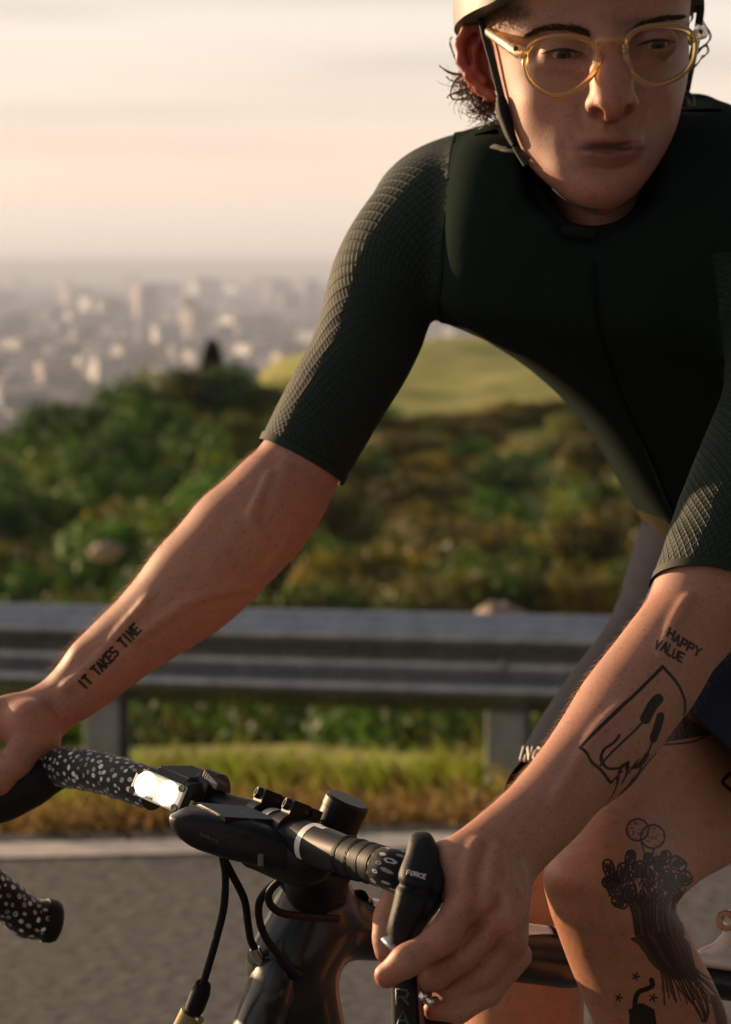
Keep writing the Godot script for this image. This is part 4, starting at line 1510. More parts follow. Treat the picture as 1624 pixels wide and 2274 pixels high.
func build_helmet() -> void:
	var h := thing("bicycle_helmet", "pale grey cycling helmet with black straps on the rider's head", "helmet", P(1310, -40, 1.97))
	var c := P(1281, 0, 1.975)
	var b := cam_t.basis * Basis(Vector3.BACK, .09)
	var st := new_st()
	var sides := 72
	var rings := 18
	var pt := func(i: int, j: int) -> Vector3:
		var a := TAU * j / sides
		var fr := cos(a)      # 1 at the front
		var rim := -.001 - minf((1.0 - fr) * .036, .0118) - .006 * smoothstep(-.2, -1.0, fr)
		var t := i / float(rings)
		var up := rim + (.118 - rim) * sin(t * PI * .5)
		var k := cos(t * PI * .5) if t > 0.0 else 1.0
		k = pow(k, .85)
		return c + b * Vector3(sin(a) * .0935 * k, up, cos(a) * .128 * k)
	for i in rings:
		for j in sides:
			var q := [pt.call(i, j), pt.call(i, j + 1), pt.call(i + 1, j + 1), pt.call(i + 1, j)]
			st.set_smooth_group(1)
			for w in [0, 2, 1, 0, 3, 2]: st.add_vertex(q[w])
	for j in sides:          # turned-under rim
		var o0: Vector3 = pt.call(0, j)
		var o1: Vector3 = pt.call(0, j + 1)
		var i0: Vector3 = c + (o0 - c) * .70 + b * Vector3(0, -.004, 0)
		var i1: Vector3 = c + (o1 - c) * .70 + b * Vector3(0, -.004, 0)
		st.set_smooth_group(2)
		for w in [o0, o1, i1, o0, i1, i0]: st.add_vertex(w)
	st.index()
	st.generate_normals()
	var shell := mat(lin(.17, .172, .168), .5, 0.0, .3)
	var sh := put("shell", st.commit(), shell, h)
	var vent := new_st()
	for q in [[1052, 24, .9], [1180, -14, .6], [1430, -30, .6]]:
		tube(vent, [P(q[0] - 16, q[1] - 6, 1.935), P(q[0] + 14, q[1] + 5, 1.93)], .0022, 8)
	put("vent_slot", vent.commit(), mat(lin(.02, .02, .02), .7), sh)
	var s := new_st()
	ribbon(s, [[1068, 34, 1.945], [1078, 80, 1.936], [1092, 130, 1.932], [1106, 185, 1.928], [1120, 240, 1.923], [1134, 290, 1.917], [1150, 332, 1.912], [1170, 366, 1.904]], 0.0028, .0011)
	var strap := mat(lin(.012, .012, .011), .75)
	strap.rim_enabled = true
	var web := put("strap", s.commit(), strap, h)
	s = new_st()
	ribbon(s, [[1228, 418, 1.868], [1246, 434, 1.864], [1268, 449, 1.8625], [1292, 459, 1.8635], [1330, 466, 1.868]], .0006, .0009)
	put("chin_strap", s.commit(), strap, h)
	s = new_st()
	ribbon(s, [[1552, -20, 1.97], [1556, 20, 1.975], [1546, 90, 1.985], [1528, 180, 1.985], [1518, 235, 1.98]], .003, .0012)
	put("far_strap", s.commit(), strap, h)
	s = new_st()
	var v := []
	for q in [[1112, 218, 1.924], [1116, 240, 1.921], [1124, 270, 1.918], [1134, 300, 1.914], [1143, 322, 1.911]]: v.append(P(q[0], q[1], q[2]))
	tube(s, spline(v, 4), [.0035, .0046, .0052, .0056, .0058, .0060, .0060, .0060, .0058, .0055, .0052, .0050, .0047, .0042, .0038, .0034, .0026], 12, true, 0.0, .8)
	put("buckle", s.commit(), mat(lin(.008, .008, .008), .65, 0.0, .25), web)
	s = new_st()
	tube(s, spline([P(1092, 327, 1.935), P(1104, 329, 1.930), P(1124, 334, 1.920), P(1150, 338, 1.912), P(1176, 352, 1.905)], 4), .0013, 8)
	tube(s, [P(1090, 328, 1.936), P(1098, 325, 1.933), P(1112, 330, 1.926), P(1126, 330, 1.922)], [.0012, .0018, .002, .001], 8)
	put("strap_end", s.commit(), strap, web)

func build_glasses() -> void:
	var g := thing("eyeglasses", "round amber see-through eyeglasses on the rider's face", "eyeglasses", P(1356, 95, 1.85))
	var amber := mat(Color(.98, .70, .26, .30), .08, 0.0, .6)
	amber.refraction_enabled = true
	amber.refraction_scale = .045
	amber.albedo_color = Color(1.0, .84, .52, .06)
	amber.clearcoat_enabled = true
	var pane := mat(Color(.01, .01, .01, .07), .26, 0.0, .5)
	pane.transparency = BaseMaterial3D.TRANSPARENCY_ALPHA
	for e in [[[40, 330], [62, 215], [160, 135], [350, 100], [520, 120], [620, 185], [645, 275], [600, 405], [490, 520], [340, 580], [190, 545], [80, 450]], [[915, 230], [932, 130], [1005, 52], [1140, 14], [1300, 10], [1430, 42], [1490, 130], [1480, 262], [1415, 372], [1300, 450], [1150, 490], [1025, 440], [948, 345]]]:
		var pts := []
		var side := 1.0 if e[0][0] > 500 else -1.0
		for q in e:
			var x: float = 1160 + q[0] * .2542
			var yy: float = 59 + q[1] * .2542
			pts.append(P(x, yy, 1.846 + .010 * pow((x - 1356) / 200.0, 2)))
		pts.append(pts[0])
		var loop := spline(pts, 5)
		var mid := Vector3()
		for p in pts.slice(0, -1): mid += p
		mid /= pts.size() - 1
		var st := new_st()
		var outer := []
		for p in loop: outer.append(p + (p - mid).normalized() * .0016)
		outer.append(outer[1])
		tube(st, outer, .0020, 12, false)
		var rim := put("rim", st.commit(), amber, g)
		st = new_st()
		for i in loop.size() - 1: poly(st, [mid + (mid - cam_t.origin).normalized() * .0006, loop[i], loop[i + 1]])
		put("lens", st.commit(), pane, rim)
	var bridge := new_st()
	tube(bridge, spline([P(1322, 96, 1.846), P(1340, 90, 1.8425), P(1357, 88, 1.8415), P(1374, 88, 1.8425), P(1390, 92, 1.846)], 4), .0026, 12, true)
	put("bridge", bridge.commit(), amber, g)
	for q in [[1330, 112, 1322, 150], [1384, 108, 1392, 142]]:
		put("nose_pad", tube_mesh(spline([P(q[0], q[1], 1.848), P((q[0] + q[2]) / 2.0, (q[1] + q[3]) / 2.0 + 2, 1.852), P(q[2], q[3], 1.856)], 3), [.0016, .0024, .0028, .0030, .0026, .0020, .0012], 10), amber, g)
	var st := new_st()
	tube(st, [P(1168, 118, 1.850), P(1150, 116, 1.854), P(1132, 104, 1.866)], .0042, 12, true, 0.0, .6)
	tube(st, [P(1138, 110, 1.863), P(1112, 92, 1.89), P(1084, 72, 1.93), P(1074, 64, 1.96)], [.0036, .0036, .0033, .003], 12, true, 0.0, .55)
	var arm := put("temple_arm", st.commit(), amber, g)
	st = new_st()
	tube(st, [P(1534, 90, 1.856), P(1546, 78, 1.862), P(1564, 72, 1.885)], .0045, 12, true, 0.0, .6)
	tube(st, [P(1552, 74, 1.872), P(1560, 66, 1.91), P(1548, 62, 1.96)], .0034, 12, true, 0.0, .55)
	var arm_far := put("temple_arm", st.commit(), amber, g)
	var steel := mat(lin(.10, .08, .05), .25, 1.0)
	for q in [[1145, 109, 1.8535, arm], [1555, 72, 1.866, arm_far]]:
		st = new_st()
		lathe(st, P(q[0], q[1], q[2]), cam_t.basis.z, [[0, .0036], [.0014, .0036], [.0018, .0030], [.0018, 0]], 14)
		put("hinge_pin", st.commit(), steel, q[3])
# ---------------------------------------------------------------- the bicycle and what is fixed to it
func speckle_tape() -> StandardMaterial3D:
	var im := Image.create(256, 316, false, Image.FORMAT_RGB8)
	im.fill(Color(.035, .036, .042))
	var r := RandomNumberGenerator.new()
	r.seed = 9
	for row in 17:
		for col in 13:
			var c := Vector2((col + .5 * (row % 2) + r.randf_range(-.26, .26)) * 256.0 / 13.0, (row + r.randf_range(-.26, .26)) * 316.0 / 17.0)
			var a := r.randf_range(4.2, 6.6)
			var b := a * r.randf_range(.62, .95)
			var turn := r.randf_range(-.6, .6)
			var hollow := r.randf() < .2
			var lum := r.randf_range(.55, .92)
			for dy in range(-8, 9):
				for dx in range(-8, 9):
					var q := Vector2(dx, dy).rotated(turn)
					var e := Vector2(q.x / b, q.y / a).length()
					if e < 1.0 and not (hollow and e < .45):
						im.set_pixel(posmod(int(c.x) + dx, 256), posmod(int(c.y) + dy, 316), Color(lum, lum, lum * .97))
	var m := mat(Color.WHITE, .62, 0.0, .35)
	m.albedo_texture = ImageTexture.create_from_image(im)
	m.heightmap_enabled = true
	m.heightmap_texture = noise_tex(.08, 12, 3, 128)
	m.heightmap_scale = .03
	m.rim_enabled = true
	m.rim = .4
	return m

func V(list: Array) -> Array:
	var o := []
	for q in list: o.append(P(q[0], q[1], q[2]))
	return o

func tape(st: SurfaceTool, list: Array, r: float) -> void:     # wrapped tape: overlapping turns
	var s := spline(V(list), 14)
	var rad := []
	var run := 0.0
	for i in s.size():
		if i: run += s[i].distance_to(s[i - 1])
		rad.append(r + .0011 * (fposmod(run, .021) / .021))
	tube(st, s, rad, 22, true, 1.0 / .11)

func letter(st: SurfaceTool, s: String, from: Vector2, along: Vector2, down: Vector2, at: Callable, r: float) -> void:
	for i in s.length():
		if not GLYPHS.has(s[i]): continue
		for g in GLYPHS[s[i]]:
			var w := []
			for q in g:
				var p: Vector2 = from + along * (i + q[0] * .72) + down * q[1]
				w.append(at.call(p.x, p.y))
			tube(st, w, r, 5, true)

func build_bike() -> void:
	var bike := thing("bicycle", "black racing bicycle with speckled handlebar tape under the rider", "bicycle", Vector3(.1, 0, -1.95))
	var gloss := mat(lin(.005, .0065, .010), .38, 0.0, .4)
	gloss.clearcoat_enabled = true
	gloss.clearcoat = .35
	gloss.clearcoat_roughness = .16
	var black := mat(lin(.009, .0095, .0105), .48, 0.0, .3)
	var rubber := mat(lin(.010, .010, .011), .6, 0.0, .3)
	var white := mat(lin(.62, .60, .56), .3, 0.0, .5)
	white.clearcoat_enabled = true
	var speck := speckle_tape()
	# frame
	var f := Field.new()
	f.h = .0034
	f.cone(P(698, 1962, 1.80), P(632, 2140, 1.797), .0185, .0260, .01)
	f.cone(P(655, 2125, 1.80), P(690, 2400, 1.86), .0255, .031, .012)
	f.chain([P(740, 2045, 1.815), P(850, 2066, 1.835), P(1155, 2117, 1.875), P(1262, 2128, 1.885), P(1640, 2190, 1.93)], [.020, .0122, .0118, .0118, .0122], .035)
	f.run()
	put("frame", mesh_of(arrays(f.verts, f.norms, f.tris)), gloss, bike)
	var crown := loft([[572, 2112, 680, 2140, 1.797, .0290], [557, 2150, 672, 2180, 1.795, .0300], [557, 2159, 672, 2188, 1.795, .0290], [538, 2212, 650, 2240, 1.79, .026], [517, 2273, 625, 2300, 1.785, .023], [480, 2380, 590, 2400, 1.78, .019]], 2.0, 5)
	f = Field.new()
	f.h = .0032
	f.loft(crown, 0.0)
	f.run()
	put("fork", mesh_of(arrays(f.verts, f.norms, f.tris)), gloss, bike)
	var panel := loft([[776, 1982, 800, 2018, 1.822, .012], [810, 1990, 812, 2026, 1.828, .0135], [856, 2000, 856, 2038, 1.834, .0136], [1165, 2050, 1160, 2097, 1.875, .0132], [1252, 2061, 1250, 2104, 1.884, .0132], [1420, 2090, 1420, 2128, 1.904, .0132], [1640, 2128, 1640, 2158, 1.93, .0132]], 2.4, 6)
	put("top_tube_panel", loft_mesh(panel, 36), white, bike)
	var deco := loft([[1216, 2056, 1216, 2099, 1.880, .0136], [1226, 2057, 1228, 2101, 1.881, .0136]], 2.4, 3, 0.0, .0004)
	put("frame_decal", loft_mesh(deco, 36), black, bike)
	deco = loft([[1224, 2078, 1224, 2101, 1.881, .0138], [1300, 2086, 1300, 2110, 1.889, .0138]], 2.4, 3, 0.0, .0004)
	put("frame_decal", loft_mesh(deco, 36), black, bike)
	# headset spacers and stem
	var st := new_st()
	var ax := (P(772, 1776, 1.742) - P(735, 1862, 1.745)).normalized()
	lathe(st, P(738, 1858, 1.745), ax, [[0, -.012], [.0155, -.012], [.0155, .004], [.0148, .005], [.0148, .019], [.0152, .0195], [.0152, .0255], [.0138, .0275], [0, .0275]], 36)
	put("stem_cap", st.commit(), black, bike)
	f = Field.new()
	f.h = .0026
	f.cone(P(668, 1878, 1.692), P(720, 1905, 1.755), .0185, .0190, .01)
	f.cone(P(735, 1880, 1.755), P(700, 1962, 1.78), .0175, .0215, .015)
	f.cone(P(640, 1880, 1.69), P(690, 1905, 1.68), .0150, .0165, .012)
	f.cone(P(560, 1900, 1.70), P(660, 1915, 1.69), .0085, .0120, .015)
	f.run()
	var stem := put("stem", mesh_of(arrays(f.verts, f.norms, f.tris)), black, bike)
	st = new_st()
	for k in 3:
		lathe(st, P(706 - k * 5, 1950 + k * 9, 1.79), (P(690, 1990, 1.80) - P(720, 1920, 1.79)).normalized(), [[0, 0], [.0225 + .001 * k, 0], [.0235 + .001 * k, .0012], [.0225 + .001 * k, .0026], [0, .0026]], 30)
	put("headset", st.commit(), black, stem)
	# handlebar
	var bar := spline(V([[430, 1776, 1.80], [490, 1795, 1.765], [560, 1822, 1.733], [640, 1855, 1.696], [700, 1877, 1.666], [790, 1906, 1.625], [862, 1928, 1.592]]), 10)
	var rad := []
	for i in bar.size():
		var t := i / float(bar.size() - 1)
		rad.append(.0113 + .0020 * smoothstep(.2, .35, t) * (1.0 - smoothstep(.68, .85, t)))
	st = new_st()
	tube(st, bar, rad, 24)
	put("handlebar", st.commit(), black, bike)
	st = new_st()
	var wrap := spline(V([[770, 1900, 1.634], [800, 1909, 1.621], [830, 1918, 1.607], [852, 1925, 1.596]]), 12)
	rad = []
	for i in wrap.size(): rad.append(.0121 + .0005 * sin(i * 1.3) + .0004 * sin(i * .7 + 1.0))
	tube(st, wrap, rad, 24)
	put("bar_wrap", st.commit(), rubber, bike)
	st = new_st()
	tape(st, [[846, 1923, 1.598], [880, 1934, 1.590], [925, 1950, 1.592], [960, 1966, 1.600]], .0124)
	put("bar_tape", st.commit(), speck, bike)
	st = new_st()
	tape(st, [[345, 1756, 1.842], [295, 1738, 1.857], [230, 1718, 1.885], [170, 1707, 1.912], [124, 1705, 1.932], [70, 1722, 1.94]], .0142)
	put("bar_tape", st.commit(), speck, bike)
	st = new_st()
	tape(st, [[-60, 1790, 1.93], [-150, 1850, 1.925], [-140, 1895, 1.95], [-60, 1944, 1.975], [5, 1992, 1.99], [60, 2036, 2.0], [92, 2043, 2.005], [112, 2045, 2.008]], .0150)
	put("drop_tape", st.commit(), speck, bike)
	st = new_st()
	lathe(st, P(110, 2045, 2.008), (P(112, 2046, 2.006) - P(60, 2038, 2.0)).normalized(), [[0, -.004], [.0168, -.004], [.0166, .003], [.0150, .0065], [.0110, .0085], [0, .009]], 28)
	put("bar_plug", st.commit(), rubber, bike)
	st = new_st()
	tape(st, [[938, 2060, 1.605], [930, 2150, 1.605], [945, 2240, 1.61], [1000, 2350, 1.66], [1090, 2420, 1.72]], .0125)
	put("drop_tape", st.commit(), rubber, bike)
	# far hood and lever
	f = Field.new()
	f.h = .0028
	f.chain([P(122, 1712, 1.935), P(60, 1738, 1.93), P(10, 1766, 1.925), P(-60, 1790, 1.915)], [.0150, .0170, .0165, .018], .01)
	f.cone(P(-60, 1790, 1.915), P(-120, 1740, 1.90), .017, .015, .01)
	f.run()
	put("brake_hood", mesh_of(arrays(f.verts, f.norms, f.tris)), rubber, bike)
	put("brake_lever", tube_mesh(spline(V([[-90, 1780, 1.90], [-150, 1860, 1.89], [-190, 1960, 1.90], [-150, 2050, 1.91]]), 6), .0065, 12, 0.0, 1.4), black, bike)
	# near hood, its cap and lever
	var hood := loft([[922, 1900, 955, 1897, 1.592, .010], [906, 1906, 968, 1903, 1.584, .017], [902, 1925, 977, 1921, 1.576, .0205], [892, 1950, 985, 1946, 1.570, .0215], [881, 1978, 988, 1978, 1.564, .0215], [872, 2010, 975, 2014, 1.559, .020], [864, 2040, 950, 2050, 1.556, .018], [860, 2066, 922, 2080, 1.553, .015], [868, 2090, 902, 2100, 1.552, .011], [880, 2104, 892, 2108, 1.552, .005]], 3.3, 4)
	f = Field.new()
	f.h = .0018
	f.loft(hood, 0.0)
	f.brush(P(918, 1974, 1.548), axes(.026, .0013, .02, -.28), -.0034)
	f.brush(P(952, 2000, 1.548), axes(.0012, .024, .02, -.35), -.0030)
	f.brush(P(925, 1945, 1.548), axes(.010, .006, .02, -.28), .0022)
	f.run()
	put("brake_hood", mesh_of(arrays(f.verts, f.norms, f.tris)), rubber, bike)
	st = new_st()
	letter(st, "FORCE", Vector2(911, 1938), Vector2(7.2, 2.4), Vector2(-2, 9), func(x, y): return hood.point(hood.from_photo(x, y), .0030), .0005)
	put("hood_print", st.commit(), mat(lin(.5, .5, .5), .5), bike)
	var blade := loft([[866, 2092, 912, 2096, 1.560, .009], [868, 2150, 922, 2150, 1.561, .0085], [869, 2210, 926, 2210, 1.560, .008], [870, 2290, 928, 2290, 1.556, .008], [872, 2380, 926, 2380, 1.552, .0075]], 3.2, 5)
	var lever := put("brake_lever", loft_mesh(blade, 36), black, bike)
	st = new_st()
	letter(st, "R", Vector2(882, 2197), Vector2(34, 1), Vector2(1, 34), func(x, y): return blade.point(blade.from_photo(x, y), .0002), .0011)
	letter(st, "A", Vector2(883, 2244), Vector2(34, 1), Vector2(1, 34), func(x, y): return blade.point(blade.from_photo(x, y), .0002), .0011)
	put("lever_print", st.commit(), mat(lin(.045, .055, .055), .5), lever)
	put("lever_stripe", tube_mesh([P(927, 2120, 1.558), P(932, 2210, 1.557), P(938, 2300, 1.553)], .0020, 8), mat(lin(.12, .006, .006), .35), lever)
	var steel := mat(lin(.55, .52, .47), .22, 1.0)
	for q in [[936, 2212, 1.558, .0042], [956, 2224, 1.556, .0030]]:
		st = new_st()
		lathe(st, P(q[0], q[1], q[2]), (cam_t.basis * Vector3(-.5, .1, .85)).normalized(), [[0, -.006], [q[3], -.006], [q[3], .001], [q[3] * .7, .003], [0, .0035]], 18)
		put("pivot_bolt", st.commit(), steel, bike)
	put("lever_tip", tube_mesh(spline(V([[862, 2086, 1.552], [876, 2100, 1.545], [892, 2116, 1.55]]), 4), .0026, 8, 0.0, 1.8), mat(lin(.35, .36, .36), .3, .6), bike)
	# clamps on the bar, white marks
	var along := (P(700, 1877, 1.666) - P(560, 1822, 1.733)).normalized()
	var face := (cam_t.origin - P(610, 1820, 1.7)).normalized()
	face = (face - along * face.dot(along)).normalized()
	var up := along.cross(face)
	if up.y < 0: up = -up
	var bb := Basis(along, up, along.cross(up))
	var at_bar := func(x: float) -> Vector3:
		var best: Vector3 = bar[0]
		for p in bar:
			if absf(photo(p).x - x) < absf(photo(best).x - x): best = p
		return best
	for q in [[572, 1776], [638, 1800]]:
		var c: Vector3 = at_bar.call(q[0] + 8.0)
		st = new_st()
		lathe(st, c - along * .006, along, [[.0128, 0], [.0158, 0], [.0166, .001], [.0166, .011], [.0158, .012], [.0128, .012]], 28)
		box_on(st, c + up * .0175 + face * .004, bb, Vector3(.0118, .010, .014))
		box_on(st, c + up * .0175 - face * .009, bb, Vector3(.0118, .009, .008))
		var cl := put("bar_clamp", st.commit(), black, bike)
		st = new_st()
		lathe(st, c + up * .0180 + face * .006, (face - along * .35 + up * .1).normalized(), [[0, -.010], [.0040, -.010], [.0040, .006], [.0036, .0072], [.0022, .0072], [.0020, .004], [0, .004]], 18)
		put("clamp_bolt", st.commit(), mat(lin(.03, .03, .03), .3, .7), cl)
	for q in [[606.0, .0080, 0.0], [699.0, .0062, 1.0]]:
		var c: Vector3 = at_bar.call(q[0])
		st = new_st()
		var ring := func(a0: float, a1: float, w0: float, w1: float):
			for i in 12:
				var t0 := lerpf(a0, a1, i / 12.0)
				var t1 := lerpf(a0, a1, (i + 1) / 12.0)
				var n0 := face * cos(t0) + up * sin(t0)
				var n1 := face * cos(t1) + up * sin(t1)
				for w in [[n0, w0], [n1, w0], [n1, w1], [n0, w0], [n1, w1], [n0, w1]]:
					st.set_normal(w[0])
					st.add_vertex(c + w[0] * .01365 + along * w[1])
		ring.call(-1.0, 1.5, -q[1] * .5, q[1] * .5)
		if q[2] > 0: ring.call(.95, 1.25, .003, .013)
		put("bar_mark", st.commit(), white, bike)
	st = new_st()
	letter(st, "INC", Vector2(478, 1776), Vector2(12, 4), Vector2(-3, 13), func(x, y): return P(x, y, photo(at_bar.call(x)).z - .0117), .0005)
	put("bar_print", st.commit(), mat(lin(.4, .4, .4), .5), bike)
	# cables
	for c in [[[600, 1900, 1.715], [540, 1878, 1.70], [495, 1886, 1.70], [500, 1940, 1.71], [498, 2010, 1.73], [482, 2080, 1.74], [462, 2150, 1.75], [446, 2204, 1.76]],
		[[590, 1905, 1.72], [530, 1880, 1.71], [489, 1884, 1.71], [512, 1935, 1.715], [542, 1995, 1.735], [551, 2050, 1.755], [558, 2090, 1.77], [574, 2118, 1.775]],
		[[800, 1950, 1.69], [740, 1938, 1.70], [680, 1936, 1.71], [620, 1956, 1.72], [580, 1995, 1.73], [576, 2040, 1.74], [592, 2085, 1.75], [622, 2124, 1.757], [652, 2156, 1.768]],
		[[820, 1956, 1.685], [750, 1930, 1.69], [690, 1926, 1.70], [640, 1944, 1.705], [603, 1974, 1.71], [598, 2002, 1.715], [622, 2026, 1.725], [680, 2036, 1.745], [750, 2040, 1.775]]]:
		put("cable", tube_mesh(spline(V(c), 8), .0026, 12), rubber, bike)
	st = new_st()
	tube(st, V([[452, 2186, 1.756], [446, 2204, 1.76], [434, 2236, 1.765], [428, 2252, 1.768]]), [.0052, .0066, .0066, .0052], 12)
	put("barrel_adjuster", st.commit(), black, bike)
	st = new_st()
	tube(st, V([[428, 2246, 1.768], [414, 2280, 1.772], [400, 2330, 1.776]]), [.0080, .0088, .0085], 12)
	tube(st, V([[436, 2262, 1.764], [446, 2266, 1.76]]), .0026, 10)
	put("brake_calliper", st.commit(), mat(lin(.50, .42, .26), .28, .9), bike)
	st = new_st()
	tube(st, V([[566, 2106, 1.772], [572, 2122, 1.773], [580, 2138, 1.776]]), [.0038, .0042, .0030], 10)
	put("cable_stop", st.commit(), steel, bike)
	st = new_st()
	tube(st, V([[640, 2148, 1.768], [664, 2168, 1.772]]), [.0036, .0044], 10)
	put("cable_port", st.commit(), black, bike)
	# lug with a bolt at the far end of the top tube
	f = Field.new()
	f.h = .003
	f.chain([P(1530, 2122, 1.925), P(1580, 2118, 1.925), P(1608, 2096, 1.92), P(1622, 2062, 1.915)], [.0034, .0048, .0046, .0040], .006)
	f.cone(P(1580, 2122, 1.925), P(1660, 2126, 1.925), .0050, .0045, .006)
	f.run()
	var lug := put("rear_lug", mesh_of(arrays(f.verts, f.norms, f.tris)), white, bike)
	st = new_st()
	lathe(st, P(1614, 2044, 1.913), (cam_t.basis * Vector3(-.3, .1, 1)).normalized(), [[.0030, .003], [.0030, -.007], [.0074, -.007], [.0077, .002], [.0068, .0035], [.0040, .0035], [.0030, .003]], 20)
	put("lug_bolt", st.commit(), mat(lin(.30, .26, .19), .3, .9), lug)
	build_light()
	build_computer()

func build_light() -> void:
	var tl := P(311, 1703, 1.768)
	var tr := P(419, 1748, 1.744)
	var bl := P(297, 1763, 1.764)
	var x := (tr - tl)
	var y := (tl - bl)
	var w := x.length()
	var hh := y.length()
	x = x.normalized()
	y = (y - x * y.dot(x)).normalized()
	var z := x.cross(y)
	if z.dot(cam_t.origin - tl) < 0: z = -z
	var b := Basis(x, y, z)
	var c := tl + x * w * .5 - y * hh * .5
	var o := thing("bike_light", "lit twin-lamp bicycle light clamped to the speckled handlebar", "bike light", c)
	var at := func(u: float, v: float, q: float) -> Vector3: return c + x * (u * w * .5) + y * (v * hh * .5) + z * q
	var dark := mat(lin(.022, .021, .019), .5, 0.0, .5)
	var st := new_st()
	var back := P(452, 1752, 1.800) - c
	var hb := Basis(x, y, -back.normalized())
	var long := back.length()
	box_on(st, c + back * .515, hb, Vector3(w * 1.04, hh * 1.10, long * .98), .0050)
	box_on(st, c + back * .55 + y * hh * .54, hb, Vector3(w * .66, .0034, long * .80), .0014)
	put("housing", st.commit(), dark, o)
	st = new_st()
	for k in 17:
		box_on(st, c + y * (hh * .54 + .0021) + back * (.20 + k * .042), hb, Vector3(w * .60, .0022, .0010), .0003)
	put("cooling_ribs", st.commit(), dark, o)
	var face := mat(lin(.58, .54, .46), .4)
	st = new_st()
	box_on(st, c + z * .0006, b, Vector3(w, hh, .003), .0012)
	var plate := put("face_plate", st.commit(), face, o)
	var glow := mat(lin(.9, .88, .8), .3)
	glow.emission_enabled = true
	glow.emission = Color(1, .97, .88)
	glow.emission_energy_multiplier = .95
	for s in [-.48, .42]:
		st = new_st()
		lathe(st, at.call(s, .02, .0022), z, [[0, .0012], [.0050, .0014], [.0080, .0010], [.0086, 0]], 28)
		put("lamp_lens", st.commit(), glow, plate)
	var lamp := OmniLight3D.new()
	lamp.name = "lamp"
	lamp.light_energy = .0007
	lamp.light_color = Color(1, .96, .86)
	lamp.light_size = .02
	lamp.omni_range = 12
	lamp.omni_attenuation = 2
	lamp.shadow_enabled = true
	o.add_child(lamp)
	lamp.position = z * .024
	var screw := mat(lin(.03, .025, .02), .4, .6)
	for q in [[-.86, .74], [.86, .74], [.86, -.74], [-.86, -.74]]:
		st = new_st()
		lathe(st, at.call(q[0], q[1], .0018), z, [[0, .0004], [.0018, .0008], [.0024, .0010], [.0027, 0]], 14)
		put("screw", st.commit(), screw, plate)
	st = new_st()
	letter(st, "KUX", Vector2(0, 0), Vector2(1, 0), Vector2(0, 1), func(px, py): return at.call(-.30 + px * .105, -.70 - py * .15, .0024), .00025)
	put("face_print", st.commit(), screw, plate)
	var amber := mat(lin(.6, .5, .3), .2)
	st = new_st()
	box_on(st, c + x * (w * .52 + .0012) - z * .008 - y * .003, b, Vector3(.002, .010, .004), .0006)
	put("side_window", st.commit(), amber, o)
	st = new_st()
	lathe(st, P(470, 1762, 1.775) - x * .008, x, [[0, 0], [.0140, 0], [.0150, .001], [.0150, .012], [.0140, .013], [0, .013]], 26)
	for k in 7:
		box_on(st, P(466 + k * 4, 1723 + k * 4.2, 1.770 - k * .002), b, Vector3(.0040, .006, .012), .001)
	put("clamp", st.commit(), dark, o)

func build_computer() -> void:
	var o := thing("bike_computer", "black cycling computer on a mount in front of the handlebar", "bike computer", P(510, 1850, 1.70))
	var body := loft([[401, 1798, 404, 1822, 1.705, .012], [408, 1794, 424, 1848, 1.703, .019], [440, 1794, 452, 1880, 1.70, .022], [490, 1800, 503, 1897, 1.697, .0235], [555, 1811, 560, 1912, 1.692, .0235], [612, 1834, 612, 1926, 1.688, .021], [664, 1868, 662, 1934, 1.685, .015], [690, 1890, 688, 1930, 1.685, .008]], 4.0, 5)
	var f := Field.new()
	f.h = .0022
	f.loft(body, 0.0)
	f.brush(P(530, 1858, 1.672), Basis((P(600, 1886, 1.67) - P(440, 1835, 1.67)).normalized() * .03, cam_t.basis.y * .0010, cam_t.basis.z * .02), -.0016)
	f.run()
	put("housing", mesh_of(arrays(f.verts, f.norms, f.tris)), mat(lin(.010, .010, .010), .45, 0.0, .3), o)
	var st := new_st()
	var quad := [P(436, 1793, 1.715), P(552, 1803, 1.708), P(618, 1832, 1.69), P(500, 1826, 1.672)]
	var q2 := []
	for p in quad: q2.append(p + Vector3.UP * .0035)
	poly(st, [q2[0], q2[1], q2[2], q2[3]])
	for i in 4: poly(st, [quad[i], quad[(i + 1) % 4], q2[(i + 1) % 4], q2[i]])
	put("screen", st.commit(), mat(lin(.02, .018, .014), .08, 0.0, .5), o)
	st = new_st()
	letter(st, "GARMIN", Vector2(446, 1848), Vector2(7.0, 3.0), Vector2(0, 8), func(x, y): return body.point(body.from_photo(x, y), .0003), .00030)
	put("housing_print", st.commit(), mat(lin(.08, .08, .08), .5), o)
	st = new_st()
	box_on(st, P(580, 1910, 1.668), cam_t.basis, Vector3(.004, .008, .003), .0008)
	put("side_button", st.commit(), mat(lin(.10, .09, .08), .4), o)
# ---------------------------------------------------------------- road, rail, hillside, city
func on_plane(px: float, py: float, y := 0.0) -> Vector3:
	var d := P(px, py, 1.0) - cam_t.origin
	return cam_t.origin + d * ((y - cam_t.origin.y) / d.y)

func strip(pts_near: Array, pts_far: Array) -> ArrayMesh:
	var st := new_st()
	for i in pts_near.size() - 1:
		var q := [pts_near[i], pts_far[i], pts_far[i + 1], pts_near[i + 1]]
		var n: Vector3 = (q[2] - q[0]).cross(q[1] - q[0]).normalized()
		if n.y < 0:
			q.reverse()
			n = -n
		for w in [0, 1, 2, 0, 2, 3]:
			st.set_normal(n)
			st.set_uv(Vector2(q[w].x, q[w].z))
			st.add_vertex(q[w])
	return st.commit()

var rail_dir := Vector3()
var line_dir := Vector3()
var line_at := Vector3()

func across(s: float, t: float) -> Vector2:     # along the road edge, away from the road -> x, z
	var p := line_at + line_dir * s
	var n := Vector3(-line_dir.z, 0, line_dir.x)
	if n.z > 0: n = -n
	p += n * t
	return Vector2(p.x, p.z)

